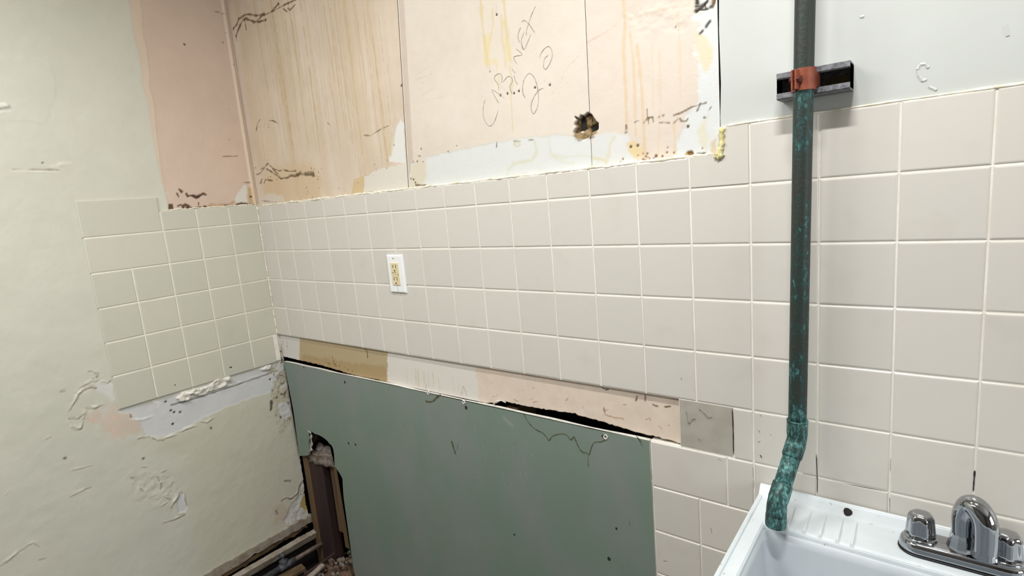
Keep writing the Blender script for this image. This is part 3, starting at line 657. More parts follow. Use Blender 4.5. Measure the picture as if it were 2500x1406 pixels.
for P, ww in (([(480, 745), (470, 690), (530, 660), (580, 690), (560, 740)], .012), ([(270, 795), (480, 770), (600, 750)], .008), ([(740, 745), (830, 710)], .007), ([(870, 740), (920, 690), (970, 725)], .014), ([(970, 730), (1120, 722), (1330, 710)], .006),
              ([(1330, 670), (1380, 690), (1500, 690), (1580, 660), (1660, 632), (1760, 640), (1820, 662), (1960, 662)], .008), ([(545, 440), (570, 500), (600, 480), (680, 480), (740, 512), (810, 490), (890, 440), (930, 460)], .009), ([(680, 490), (740, 515), (800, 500)], .012),
              ([(400, 350), (440, 405)], .009), ([(350, 430), (385, 500)], .008), ([(790, 620), (795, 670)], .005), ([(640, 720), (680, 750)], .008), ([(370, 690), (440, 665)], .006)):
    L.line(c6(P), ww, (66, 48, 34), .88, h=-.001, brk=.18)
L.poly(c6([(980, 720), (1040, 660), (1330, 640), (1500, 600), (1480, 690), (1100, 715)]), (170, 144, 110), .6, .004, .01)
L.dots(c6([(1855, 500)]), .0045, (52, 40, 26)); L.dots([(451, 108), (570, 158)], .004, (70, 56, 44)); L.speckle((560, 100), (.06, .5), 10, .003, (84, 68, 52), 41)
for P in ([(526, 28), (536, 30)], [(542, 34), (552, 34)], [(545, 382), (580, 381)], [(596, 445), (612, 446)]): L.line(P, .004, (120, 98, 80), .7)
# corner bead
cb = sstep(-.010, -.006, L.S) * (1 - sstep(.000, .004, L.S)) * sstep(1.5, 1.545, L.T); L.C += cb[..., None] * (np.array([226, 206, 182]) - L.C) * .8; L.H += cb * .004
# patches and grooves on the cream paint
L.poly([(-60, 140), (120, 142), (140, 220), (110, 300), (-60, 290)], (200, 202, 188), .35, .004, .01, h=.0006)
L.poly([(-20, 254), (20, 252), (26, 262), (-20, 266)], (222, 222, 212), .8, .002, .004, h=.004)
L.line([(-10, 275), (24, 272)], .008, (222, 222, 212), .5, h=.003)
L.line([(30, 414), (90, 415), (142, 415)], .0045, (150, 140, 120), .75, h=-.002, rough=.15); L.line([(28, 418), (142, 419)], .006, (214, 212, 198), .6, h=.0014, rough=.15)
L.line([(126, 406), (145, 402), (172, 397)], .008, (214, 213, 198), .6, h=.0026); L.dots([(104, 397)], .003, (120, 112, 96))
c7 = lambda P: cr(P, 140, 880, 6.39)
L.poly(c7([(560, 330), (780, 350), (850, 340), (900, 600), (860, 640), (780, 560), (680, 500), (600, 430)]), (214, 214, 210), .7, .006, .01)
L.poly(c7([(480, 800), (560, 760), (700, 690), (930, 700), (960, 780), (1110, 780), (1200, 860), (1400, 1040), (1250, 1180), (900, 1230), (820, 1150), (700, 1040), (600, 960), (520, 930)]), (210, 184, 166), .55, .008, .02)
L.poly(c7([(640, 760), (840, 700), (830, 850), (700, 880)]), (206, 202, 194), .7, .01, .015)
for P in ([(290, 495), (360, 440), (430, 400), (500, 350), (545, 320), (550, 270)], [(210, 740), (270, 650), (310, 560), (330, 520), (420, 470), (540, 415), (600, 430)], [(160, 800), (200, 760)], [(560, 325), (700, 330), (780, 355), (820, 320)],
          [(490, 160), (570, 170), (625, 200), (615, 250)], [(180, 900), (200, 960), (240, 1030), (300, 1060), (370, 1075), (400, 960), (440, 830), (440, 780)], [(180, 900), (320, 910), (420, 820)], [(450, 730), (510, 750), (600, 735), (720, 685)], [(40, 460), (100, 458)]):
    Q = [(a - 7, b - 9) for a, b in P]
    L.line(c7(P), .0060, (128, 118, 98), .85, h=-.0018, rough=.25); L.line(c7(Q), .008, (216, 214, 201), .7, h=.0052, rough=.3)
for P in ([(510, 870), (545, 910), (590, 935)], [(860, 910), (900, 900), (935, 950)], [(840, 1220), (900, 1190)], [(850, 1100), (880, 1080)]): L.line(c7(P), .009, (222, 190, 170), .7, h=.004)
L.line(c7([(1120, 750), (1130, 820), (1150, 890)]), .004, (120, 108, 94), .8)
# scraped band under the tiles
L.poly([(292, 1004), (420, 968), (560, 922), (680, 884), (700, 884), (700, 950), (640, 962), (560, 990), (500, 1018), (470, 1038), (440, 1052), (395, 1066), (360, 1066), (340, 1030), (318, 1012)], (206, 206, 206), .95, .004, .008, h=-.001)
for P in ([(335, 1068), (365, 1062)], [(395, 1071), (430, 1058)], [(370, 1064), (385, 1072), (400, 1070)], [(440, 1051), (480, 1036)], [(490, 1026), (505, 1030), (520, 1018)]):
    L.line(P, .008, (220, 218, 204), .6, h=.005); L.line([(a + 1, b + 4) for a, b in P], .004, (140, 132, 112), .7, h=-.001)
L.line([(430, 1008), (452, 998), (520, 975), (600, 948), (678, 920)] and [(418, 989), (450, 981), (500, 966), (560, 946), (620, 926), (680, 905)], .0050, (110, 104, 96), .85, h=-.0015, rough=.15)
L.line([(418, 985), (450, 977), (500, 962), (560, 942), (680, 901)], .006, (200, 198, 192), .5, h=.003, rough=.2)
L.line([(320, 1022), (350, 1025), (375, 1014)], .008, (222, 222, 220), .8, h=.004); L.line([(376, 980), (390, 986), (384, 992)], .009, (222, 220, 214), .9, h=.005)
# crumpled filler hanging under the tiles
L.poly([(432, 972), (445, 957), (470, 951), (500, 945), (530, 925), (560, 918), (566, 934), (545, 946), (510, 956), (470, 972), (440, 980)], (220, 216, 204), .95, .002, .006, h=.006, tex=.012, texf=48)
L.poly([(636, 902), (650, 893), (662, 890), (660, 900), (645, 906)], (224, 221, 212), .95, .002, .004, h=.006, tex=.008, texf=70)
for P in ([(445, 960), (480, 958), (500, 944)], [(492, 962), (520, 945), (535, 938)], [(534, 944), (552, 936), (560, 926)]): L.line(P, .010, (232, 229, 220), .8, h=.010)
L.dots(cr([(125, 1000), (180, 1030), (285, 1030), (155, 1235), (1830, 465), (35, 850)], 400, 860, 7.03), .0042, (70, 66, 62), h=-.002)
for P, ww in (([(1840, 830), (1845, 900), (1835, 995)], .009), ([(1960, 615), (1995, 570)], .009), ([(1915, 425), (1985, 390)], .007), ([(2035, 1100), (2080, 1070)], .007), ([(2115, 1125), (2165, 1140)], .010), ([(1800, 1125), (1830, 1110)], .005), ([(800, 1290), (815, 1320)], .006), ([(1940, 455), (1950, 430)], .006), ([(1900, 60), (1925, 150)], .006)):
    L.line(cr(P, 400, 860, 7.03), ww, (74, 66, 54), .85, h=-.001, brk=.15)
# mottled plaster along the corner below the tiles
cm = sstep(-.060, -.040, L.S + (fbm(L.S, L.T, 30, 77) - .5) * .05) * (1 - sstep(1.03, 1.045, L.T)) * sstep(.62, .72, L.T)
t1 = fbm(L.S, L.T, 38, 61); t2 = fbm(L.S, L.T, 70, 63)
mo = np.where((t1 > .52)[..., None], np.array([204, 202, 196]), np.array([184, 176, 150])) * 1.0
L.C += (mo - L.C) * (cm * .75)[..., None]; dk = cm * sstep(.66, .72, t2); L.C += (np.array([96, 86, 70]) - L.C) * (dk * .8)[..., None]; L.H += cm * (t1 - .5) * .006
L.poly([(680, 985), (700, 980), (712, 1010), (700, 1025), (688, 1020)], (212, 212, 214), .8, .002, .004)
c7c = lambda P: cr(P, 480, 1000, 3.462)
L.poly(c7c([(790, 830), (860, 720), (905, 560), (930, 620), (915, 720), (890, 830), (960, 890), (850, 950), (780, 980), (740, 940)]), (208, 206, 202), .8, .004, .012, h=-.0015, tex=.003, texf=60)
L.poly(c7c([(885, 820), (920, 680), (935, 780), (940, 850), (910, 835)]), (178, 150, 80), .9, .002, .004, h=-.003)
L.poly(c7c([(640, 850), (740, 780), (780, 850), (740, 960), (660, 960)]), (196, 172, 152), .4, .01, .02)
for P in ([(720, 770), (760, 745), (800, 758), (860, 710), (870, 650), (905, 600)], [(740, 600), (790, 604)], [(670, 850), (680, 880)]):
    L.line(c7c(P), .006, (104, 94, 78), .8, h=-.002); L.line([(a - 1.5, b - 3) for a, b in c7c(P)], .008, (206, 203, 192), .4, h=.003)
# lower peeling patch
c8 = lambda P: cr(P, 280, 1100, 7.03)
L.poly(c8([(250, 420), (480, 380), (740, 380), (900, 400), (1110, 650), (1110, 760), (960, 960), (780, 960), (420, 880), (300, 700)]), (204, 199, 184), .35, .02, .02, tex=.0022, texf=55)
L.poly(c8([(1110, 740), (1190, 730), (1220, 900), (1255, 960), (1220, 1040), (1100, 1060), (1070, 920)]), (206, 207, 208), .95, .002, .003, h=-.0016)
for P, hh in (([(730, 430), (745, 480), (790, 560), (780, 650)], .005), ([(950, 560), (1000, 515)], .006), ([(780, 945), (840, 915), (920, 855)], .006), ([(965, 960), (1035, 850), (1110, 740)], .008), ([(840, 1215), (1000, 1180), (1190, 1090)], .006), ([(1195, 720), (1205, 820), (1232, 910)], .003), ([(270, 440), (320, 445)], .006), ([(430, 620), (490, 680)], .003), ([(850, 780), (950, 820)], .004), ([(1090, 1080), (1195, 1068)], .002), ([(470, 262), (540, 262)], .002), ([(800, 350), (870, 320)], .003)):
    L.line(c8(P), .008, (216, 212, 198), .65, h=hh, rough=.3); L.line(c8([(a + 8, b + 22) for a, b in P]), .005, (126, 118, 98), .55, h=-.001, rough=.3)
c6b = lambda P: cr(P, 0, 850, 2.529)
for P, hh in (([(0, 1338), (60, 1296), (120, 1250), (170, 1212), (205, 1198), (240, 1218)], .003), ([(35, 900), (60, 868)], .004), ([(440, 748), (500, 738), (570, 716)], .003), ([(278, 556), (312, 540)], .002), ([(240, 1298), (275, 1290)], .002), ([(430, 910), (560, 850)], .0015), ([(370, 262), (395, 258)], .002)):
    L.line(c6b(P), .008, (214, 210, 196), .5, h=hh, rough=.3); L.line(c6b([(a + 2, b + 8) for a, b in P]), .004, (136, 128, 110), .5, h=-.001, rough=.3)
L.dots(c6b([(402, 680), (886, 682), (1303, 492)]), .005, (126, 118, 102)); L.dots(c6b([(1070, 468), (1425, 122)]), .004, (80, 74, 66))
# the plaster builds out a little toward the ragged foot of the corner, and the foot itself is broken
foot = (fbm(L.S, L.S * 0, 40, 91) - .5) * .020 + (fbm(L.S, L.S * 0, 130, 92) - .5) * .008
L.T += (1 - sstep(.253, .30, L.T)) * foot
rag = (fbm(L.T, L.T * 0, 30, 93) - .5) * .016; L.S += sstep(-.03, .014, L.S) * (1 - sstep(.95, 1.05, L.T)) * rag
wall_left = L.build('wall_left', M['paint']); tag(wall_left, kind='structure')
bm = bmesh.new(); box(bm, -0.12, -0.05, -1.2, 0.11, 0.0, ZT); from_bm('cavity_back', bm, wall_left, [M['dark']])
bm = bmesh.new(); box(bm, -0.045, -0.017, -1.2, 0.012, 0.262, ZT); from_bm('plaster_core', bm, wall_left, [M['core']])

# grout and tiles of the left wall
JY = [-0.002, -0.1079, -0.2178, -0.3278, -0.4377, -0.5482]
bm = bmesh.new()
for (a, b, c, d) in ((-0.5440, -0.001, Z(-5) + .005, 1.5385), (-0.5440, -0.3300, 1.5385, 1.5830)): box(bm, -0.008, -0.0016, a, b, c, d)
from_bm('grout', bm, wall_left, [M['grout']])
for k in range(3): tile(JY[k + 1], JY[k], Z(0), 1.5415, 'l', 'tile_left')
tile(JY[5], JY[3], Z(0), 1.5868, 'l', 'tile_left'); tile(JY[5], JY[3], Z(-1), Z(0), 'l', 'tile_left')
for k in range(3): tile(JY[k + 1], JY[k], Z(-1), Z(0), 'l', 'tile_left')
for r in (-2, -3, -4):
    for k in range(5): tile(JY[k + 1], JY[k], Z(r), Z(r + 1), 'l', 'tile_left')
for k in range(5): tile(JY[k + 1], JY[k] - (.016 if k == 0 else 0), Z(-5), Z(-4), 'l', 'tile_left')
bead('corner_caulk', [(0.0006, -0.0006, Z(-4) + (1.5345 - Z(-4)) * i / 18) for i in range(19)], 0.0028, M['caulk'], wall_left, 14)
n = 14
bead('caulk_bead', [(-0.003, -0.012 - .285 * i / n, 1.5425 + .0006 * math.sin(i * 2.1)) for i in range(n + 1)], 0.0024, M['caulk'], wall_left, 15)
bm = bmesh.new()
for P, ww in (([(560, 897), (566, 896)], .004), ([(426, 939), (428, 940)], .004)): ribbon(bm, wallpts(P, 'l', 0.0), ww, 'l', 0.0004)
from_bm('dirt_mark', bm, wall_left, [M['crack']])

# broken wood strips at the foot of the left wall
def plank(name, path, hw, th, m, parent, seed, rough=.002, seg=14, tilt=0.0):
    """broken board along path of (x,y,z); hw = half height, th = half thickness, splintered edges"""
    bm = bmesh.new(); rr = random.Random(seed); Q = smooth_path(path, seg); rings = []; e = [0.0] * 4
    ca, sa = math.cos(tilt), math.sin(tilt)
    for q in Q:
        e = [v * .55 + rr.uniform(-rough, rough) * (2.6 if rr.random() < .12 else 1) for v in e]
        c4 = ((-th, -hw + e[0]), (th, -hw + e[1]), (th, hw + e[2]), (-th, hw + e[3]))
        rings.append([bm.verts.new((q[0] + a * ca - b * sa, q[1], q[2] + a * sa + b * ca)) for a, b in c4])
    for i in range(len(rings) - 1):
        for k in range(4):
            bm.faces.new((rings[i][k], rings[i][(k + 1) % 4], rings[i + 1][(k + 1) % 4], rings[i + 1][k]))
    bm.faces.new(rings[0][::-1]); bm.faces.new(rings[-1])
    return from_bm(name, bm, parent, [m])
plank('lath', [(-0.001, 0.022, 0.251), (-0.002, -0.05, 0.251), (-0.004, -0.2, 0.249), (-0.004, -0.4, 0.247), (-0.004, -0.7, 0.248), (-0.004, -1.2, 0.248)], .0165, .006, M['woodgrey'], wall_left, 21, .0026)
plank('lath', [(-0.010, 0.0, 0.226), (-0.010, -0.1, 0.224), (-0.012, -0.2, 0.221), (-0.010, -0.4, 0.221), (-0.012, -0.7, 0.222), (-0.012, -1.2, .222)], .0075, .006, M['wood'], wall_left, 22, .0035)
plank('bottom_plate', [(0.016, 0.026, 0.188), (0.015, -0.05, 0.189), (0.014, -0.2, 0.191), (0.014, -0.45, 0.193), (0.014, -0.8, 0.194), (0.014, -1.2, .194)], .0145, .011, M['woodgrey'], wall_left, 23, .0012, tilt=-.35)
bm = bmesh.new(); ribbon_pts = [(.034, .024, .215), (.037, .022, .19), (.036, .02, .16), (.040, .018, .13)]
sweep(bm, ribbon_pts, .0022, 6); from_bm('splinter', bm, wall_left, [M['woodgrey']])

# ---- floor and the rest of the room
bm = bmesh.new(); box(bm, -0.12, ROOM_X, ROOM_Y, 0.115, -0.08, 0.0); tag(from_bm('floor', bm, None, [M['floor']]), kind='structure')
bm = bmesh.new(); box(bm, -0.12, ROOM_X, ROOM_Y, 0.115, ROOM_Z, ROOM_Z + .08); tag(from_bm('ceiling', bm, None, [M['ceil']]), kind='structure')
bm = bmesh.new(); box(bm, ROOM_X, ROOM_X + .1, ROOM_Y, 0.115, 0, ROOM_Z); tag(from_bm('wall_right', bm, None, [M['room']]), kind='structure')
bm = bmesh.new(); box(bm, -0.12, ROOM_X, ROOM_Y - .1, ROOM_Y, 0, ROOM_Z); tag(from_bm('wall_front', bm, None, [mat('front_paint', (92, 88, 84), .6, noise=((82, 78, 74), 4, .5, 1))]), kind='structure')
bm = bmesh.new(); box(bm, -0.12, -0.006, ROOM_Y, -1.20, 0, ROOM_Z); box(bm, -0.12, -0.006, -1.2, 0.0, ZT, ROOM_Z)
from_bm('outer_plaster', bm, wall_left, [M['room']])
wn = None
bm = bmesh.new(); box(bm, ROOM_X - .012, ROOM_X - .002, -1.8, -.6, 1.0, 2.0); wn = tag(from_bm('added_window_1', bm, None, [mat('added_window_glass', (205, 214, 220), .1, noise=((198, 208, 214), 3, .5, 1))]), kind='structure')  # pane and frame added around the fill light, out of view
for y0, y1, z0, z1 in ((-1.86, -1.8, .94, 2.06), (-.6, -.54, .94, 2.06), (-1.86, -.54, 2.0, 2.06), (-1.86, -.54, .94, 1.0), (-1.22, -1.18, 1.0, 2.0)):
    bm = bmesh.new(); box(bm, ROOM_X - .045 if y1 - y0 != .04 else ROOM_X - .025, ROOM_X - .001, y0, y1, z0, z1); bevel(bm, .004, 1); from_bm('added_window_frame', bm, wn, [M['ceil']])
bm = bmesh.new(); box(bm, 2.5, 3.4, ROOM_Y, ROOM_Y + .04, 0, 2.05); bevel(bm, .004, 1)
door = tag(from_bm('added_door_1', bm, None, [mat('added_dark_door', (46, 38, 34), .4, noise=((36, 30, 26), 12, .6, .1))]), kind='structure')  # unseen door, added so the chrome reflects something dark

# ================================================================== GREEN BOARD
gb = empty('drywall_board', (0.8, 0.0, 0.0))
tag(gb, 'sage green drywall sheet with a broken lower corner, under the missing tile course', 'drywall')
YF = -0.0005
top = []
for i in range(41):
    t = i / 40; p = bw(693 + (1585 - 693) * t, 0, YF); x = 0.0175 + (1.5258 - 0.0175) * t
    top.append((x, 0.9338 + .0012 * math.sin(t * 19) + .0008 * math.sin(t * 47)))
right = [(1.5262, .85), (1.5258, .842), (1.5266, .835), (1.527, .6), (1.5275, .004)]
h1 = [(731, 1113), (750, 1112), (752, 1106), (757, 1101), (755, 1094), (758, 1088), (755, 1076), (757, 1068), (754, 1060), (757, 1056), (750, 1050), (757, 1051), (768, 1058), (778, 1062), (786, 1066), (793, 1071), (800, 1077), (804, 1083), (810, 1087), (813, 1095), (815, 1104), (816, 1115), (817, 1138),
      (822, 1145), (829, 1155), (836, 1168), (837, 1187), (839, 1215), (841, 1240), (844, 1276), (848, 1290), (849, 1302), (851, 1320), (854, 1341), (858, 1365), (863, 1389), (867, 1406)]
hw_ = [tuple(p) for p in wallpts(h1, 'b', YF)]
bottom = [(0.305, .004)] + [(hw_[-1][0] + .004, .05)] + hw_[::-1]
out = top + right + bottom + [(0.031, .74)]
bm = bmesh.new(); f0, f1, side = prism(bm, out, YF, YF + .0108)
for f in side: f.material_index = 1
bmesh.ops.triangulate(bm, faces=[f0, f1])
from_bm('board', bm, gb, [M['green'], M['core']])
# torn white edge along the top and the hole
def rim(name, pts2, r, seed):
    rr = random.Random(seed); bm = bmesh.new(); P = [(p[0], YF + .0035 + rr.uniform(-.001, .001), p[1]) for p in pts2]
    sweep(bm, P, [r * rr.uniform(.5, 1.2) for _ in P], 6); return from_bm(name, bm, gb, [M['core']], True)
rim('torn_paper_edge', [(p[0], p[1] + .0005) for p in hw_[3:23]], .0028, 3); rim('torn_paper_edge', hw_[22:36], .0018, 4)
rim('torn_paper_edge', [tuple(p) for p in wallpts([(1202, 988), (1212, 980), (1222, 979), (1232, 984)], 'b', YF)], .002, 5)
strokes('water_stain', [(cr([(97, 100), (110, 130), (150, 190), (200, 230), (250, 255), (280, 290), (300, 315), (320, 285), (350, 270), (400, 262), (440, 270), (475, 310), (500, 285), (520, 330), (550, 390), (590, 420)], 1250, 980, 3.3), .0032),
              (cr([(590, 400), (620, 430), (640, 370), (665, 330), (720, 325), (760, 300)], 1250, 980, 3.3), .0026), (cr([(612, 440), (614, 525)], 1250, 980, 3.3), .006), (cr([(650, 370), (690, 380), (740, 370), (790, 320), (830, 300)], 900, 900, 4.69), .006), (cr([(1020, 300), (1050, 360)], 1250, 980, 3.3), .004), (cr([(1000, 275), (1020, 300), (1045, 330)], 1250, 980, 3.3), .003),
    ([(1102, 1075), (1108, 1095), (1113, 1110)], .006), ([(1118, 1085), (1116, 1100)], .004), ([(984, 1035), (985, 1042)], .003), ([(1537, 1268), (1537, 1284)], .004)], 'b', YF, M['stain'], gb, 'brown wavy water stain line', jit=.45)
def disc_on(bm, u, v, r, off, th=.0004, seg=10):
    c = bw(u, v, off); vs = [bm.verts.new((c[0] + r * math.cos(a), off - th, c[2] + r * 1.2 * math.sin(a))) for a in [2 * math.pi * k / seg for k in range(seg)]]; bm.faces.new(vs)
for u, v, r in ((842, 933, .0045), (1138, 995, .0050), (851, 1082, .0042), (868, 1085, .0042), (1487, 1364, .0045), (1505, 1290, .0028), (1256, 1305, .003), (1472, 1065, .0035), (742, 897, .003)):
    bm = bmesh.new(); disc_on(bm, u, v, r, YF); from_bm('nail_hole', bm, gb, [M['nail']])
for u, v, r in ((1479, 1066, .005), (1133, 981, .005), (1046, 957, .006)):
    bm = bmesh.new(); c = bw(u, v, YF); pts = [(c[0] + r * math.cos(a) * random.uniform(.7, 1.2), YF - .0012, c[2] + r * math.sin(a) * random.uniform(.7, 1.2)) for a in [2 * math.pi * k / 9 for k in range(10)]]
    sweep(bm, pts, .0015, 6); from_bm('paper_flap', bm, gb, [M['core']])
rr = random.Random(5); SCU = []
for k in range(46):
    if k < 20: u, v = rr.gauss(1205, 40), rr.gauss(1085, 40)
    elif k < 30: u, v = rr.gauss(1245, 20), rr.gauss(1150, 40)
    else: u, v = rr.uniform(720, 1560), rr.uniform(930, 1380)
    if v < 905 + (u - 693) * .22: continue
    p = bw(u, v, YF)[[0, 2]]
    if p[0] < .3 and p[1] < .6: continue
    l = rr.uniform(.006, .03); SCU.append(([p, p + np.array([rr.uniform(-.003, .003), -l * .5]), p + np.array([rr.uniform(-.004, .004), -l])], rr.uniform(.0012, .004)))
SCU += [([(941, 940), (945, 962)], .010), ([(953, 945), (957, 965)], .010), ([(1228, 1015), (1240, 1030), (1255, 1040)], .012)]
strokes('chalk_scuff', SCU, 'b', YF, M['scuff'], gb, th=.0002, jit=.4)

# mortar lump wedged in the broken board
def rock(bm, c, r, seed, sub=2, amp=.45, fr=1.6):
    rr = random.Random(seed); R = Matrix.Rotation(rr.uniform(0, 6), 3, Vector((rr.random(), rr.random(), rr.random() + .1)).normalized())
    res = bmesh.ops.create_icosphere(bm, subdivisions=sub, radius=1.0)
    for v in res['verts']:
        d = v.co.copy(); n = mnoise.noise(d * fr + Vector((seed * 3.1, seed * 1.7, 0))); d *= 1 + amp * n
        d = R @ d; v.co = Vector((c[0] + d.x * r[0], c[1] + d.y * r[1], c[2] + d.z * r[2]))
lump = empty('mortar_lump', (0.14, 0.05, 0.50)); tag(lump, 'grey crusty mortar block lodged in the green board hole', 'mortar')
bm = bmesh.new(); box(bm, 0.060, 0.245, 0.012, 0.085, 0.515, 0.560); bmesh.ops.subdivide_edges(bm, edges=bm.edges[:], cuts=6, use_grid_fill=True)
for v in bm.verts:
    q = v.co.copy(); v.co += Vector((mnoise.noise(q * 40), mnoise.noise(q * 40 + Vector((9, 0, 0))), mnoise.noise(q * 40 + Vector((0, 9, 0))))) * .012
    v.co.z += (q.x - .06) * .12
from_bm('mortar_bar', bm, lump, [M['rubble']], True)
for k, (u, v, y, r) in enumerate(((784, 1096, .05, .030), (803, 1106, .045, .032), (768, 1064, .07, .018))):
    p = bw(u, v, y); bm = bmesh.new(); rock(bm, p, (r, r * .7, r * .75), 40 + k); from_bm('mortar_clod', bm, lump, [M['rubble']])

# ================================================================== RUBBLE AND OLD SUPPLY PIPE
heap = []
bm = bmesh.new()
N = 40
for j in range(N):
    for i in range(N):
        x = -0.02 + .30 * i / (N - 1); y = .105 - .36 * j / (N - 1)
        e = min(1, max(0, min(i, N - 1 - i, j + 6, N - 1 - j) / 9.0))
        z = .004 + e * (.055 + .045 * sstep(.02, .24, x) + .030 * mnoise.noise(Vector((x * 22, y * 22, 0))) + .014 * mnoise.noise(Vector((x * 70, y * 70, 3))))
        heap.append(bm.verts.new((x, y, max(z, .002))))
for j in range(N - 1):
    for i in range(N - 1): bm.faces.new((heap[j * N + i], heap[j * N + i + 1], heap[(j + 1) * N + i + 1], heap[(j + 1) * N + i]))
hp = from_bm('rubble_heap', bm, None, [M['rubbleb']]); tag(hp, 'heap of crumbled brown plaster dust at the foot of the corner', 'rubble', kind='stuff')
rr = random.Random(17); k = 0
for n_ in range(64):
    u = rr.uniform(748, 866); v = rr.uniform(1325, 1410)
    z = .09 + .05 * rr.random(); p = hz(u, v, z)
    if p[0] < .085 or p[0] > .30 or p[1] > .09: continue
    r = rr.uniform(.006, .017); bm = bmesh.new(); rock(bm, (0, 0, 0), (r, r * rr.uniform(.6, 1), r * rr.uniform(.5, .9)), 100 + n_, 1, .6)
    zz = .060 + .045 * float(sstep(.02, .24, p[0])) + .02
    o = from_bm('plaster_chunk', bm, None, [M['rubble'] if rr.random() < .6 else M['rubbleb']]); o.location = (p[0], p[1], max(zz, z - .035))
    tag(o, 'small crumbled plaster chunk on the rubble beside the green drywall', 'rubble', 'plaster chunks on the rubble heap'); k += 1
def stick(name, a, b, w, h, m, label):
    a = Vector(a); b = Vector(b); d = b - a; bm = bmesh.new(); box(bm, -d.length / 2, d.length / 2, -w / 2, w / 2, -h / 2, h / 2); bevel(bm, min(w, h) * .15, 1)
    o = from_bm(name, bm, None, [m]); o.location = (a + b) / 2; o.rotation_euler = d.to_track_quat('X', 'Z').to_euler(); tag(o, label, 'wood'); return o
P = lambda u, v, z: tuple(hz(u, v, z))
stick('wood_offcut', P(742, 1384, .125), P(665, 1425, .125), .040, .016, M['wood'], 'tan broken board end beside the old supply pipe')
stick('wood_splinter', P(818, 1350, .150), P(745, 1402, .125), .010, .008, M['studred'], 'thin dark red splinter lying on the rubble')
stick('wood_splinter', P(790, 1378, .135), P(752, 1412, .120), .022, .010, M['woodgrey'], 'short grey wood splinter lying on the rubble')
sp = empty('supply_pipe', (0.045, -0.1, 0.14)); tag(sp, 'old grey brown water pipe with a valve, low in the broken corner', 'pipe')
bm = bmesh.new(); sweep(bm, [(0.052, 0.085, .150), (0.045, -.02, .1485), (0.040, -.105, .147)], .0095, 16); from_bm('pipe', bm, sp, [M['iron']], True)
bm = bmesh.new(); sweep(bm, [tuple(q) for q in smooth_path([(0.051, .070, .150), (0.052, .088, .150), (0.056, .096, .158), (0.064, .100, .172), (0.080, .102, .182), (0.11, .103, .186)], 4)], .0125, 16); from_bm('elbow', bm, sp, [M['iron']], True)
bm = bmesh.new(); sweep(bm, [(0.041, -.095, .147), (0.040, -.115, .147), (0.040, -.118, .147), (0.039, -.16, .147)], [.0125, .0125, .014, .014], 16); from_bm('coupling', bm, sp, [M['ironblue']], True)
bm = bmesh.new(); sweep(bm, [(0.039, -.16, .147), (0.037, -.6, .147)], .0115, 16); from_bm('pipe', bm, sp, [M['ironblue']], True)
bm = bmesh.new(); lathe(bm, .038, -.140, [(.012, .15), (.016, .158), (.016, .170), (.010, .172), (.006, .178), (.006, .188), (.011, .190), (.010, .198), (.004, .200)], 14); from_bm('valve', bm, sp, [M['ironblue']])

# ================================================================== OUTLET
oc = empty('electrical_outlet', (0.7492, 0.0, 1.2935)); tag(oc, 'white outlet plate with ivory double socket on the back wall tiles', 'outlet')
ox, oz = 0.7492, 1.2935
bm = bmesh.new(); rings = []
for hx, hz_, y in ((.0350, .0570, 0.0), (.0350, .0570, -.0015), (.0335, .0555, -.0050), (.0310, .0530, -.0062)):
    rings.append([bm.verts.new((ox + a * hx, y, oz + b * hz_)) for a, b in ((-1, -1), (1, -1), (1, 1), (-1, 1))])
for i in range(3):
    for q in range(4): bm.faces.new((rings[i][q], rings[i + 1][q], rings[i + 1][(q + 1) % 4], rings[i][(q + 1) % 4]))
bm.faces.new(rings[-1]); from_bm('cover_plate', bm, oc, [M['plate']])
bm = bmesh.new(); box(bm, ox - .0166, ox + .0166, -.0085, -.004, oz - .0335, oz + .0335); bevel(bm, .0015, 2); rec = from_bm('receptacle', bm, oc, [M['ivory']])
bm = bmesh.new()
for z in (oz + .019, oz - .0185):
    for dx, hh in ((-.0062, .0040), (.0062, .0048)):
        bm = bmesh.new(); box(bm, ox + dx - .0009, ox + dx + .0009, -.0090, -.0080, z + .004 - hh, z + .004 + hh); from_bm('socket_slot', bm, rec, [M['black']])
    lathe_b = [(math.cos(a) * .0024, math.sin(a) * .0024) for a in [2 * math.pi * q / 10 for q in range(10)]]
    bm = bmesh.new(); prism(bm, [(ox + a, z - .0085 + b) for a, b in lathe_b], -.0090, -.0080); from_bm('socket_slot', bm, rec, [M['black']])
for q in ((ox - .013, ox + .006, -.0089, -.0080, oz + .0040, oz + .0050), (ox + .012, ox + .0130, -.0092, -.0080, oz - .004, oz + .001)):
    bm = bmesh.new(); box(bm, *q); from_bm('button_gap', bm, rec, [M['crack']])
for z in (oz + .0008, oz - .0060):
    bm = bmesh.new(); box(bm, ox - .0085, ox + .0085, -.0096, -.0080, z - .0024, z + .0024); bevel(bm, .0006, 1); from_bm('button', bm, rec, [M['ivory']])
bm = bmesh.new(); prism(bm, [(ox - .003 + math.cos(a) * .0022, oz + .0465 + math.sin(a) * .0022) for a in [2 * math.pi * q / 10 for q in range(10)]], -.0070, -.0055); from_bm('screw', bm, oc, [M['strut']])
bm = bmesh.new(); ribbon(bm, [(ox + .001, oz - .034), (ox + .002, oz - .043), (ox + .001, oz - .052), (ox + .002, oz - .0535)], .0008, 'b', -.0062, .0002); from_bm('plate_crack', bm, oc, [M['crack']])

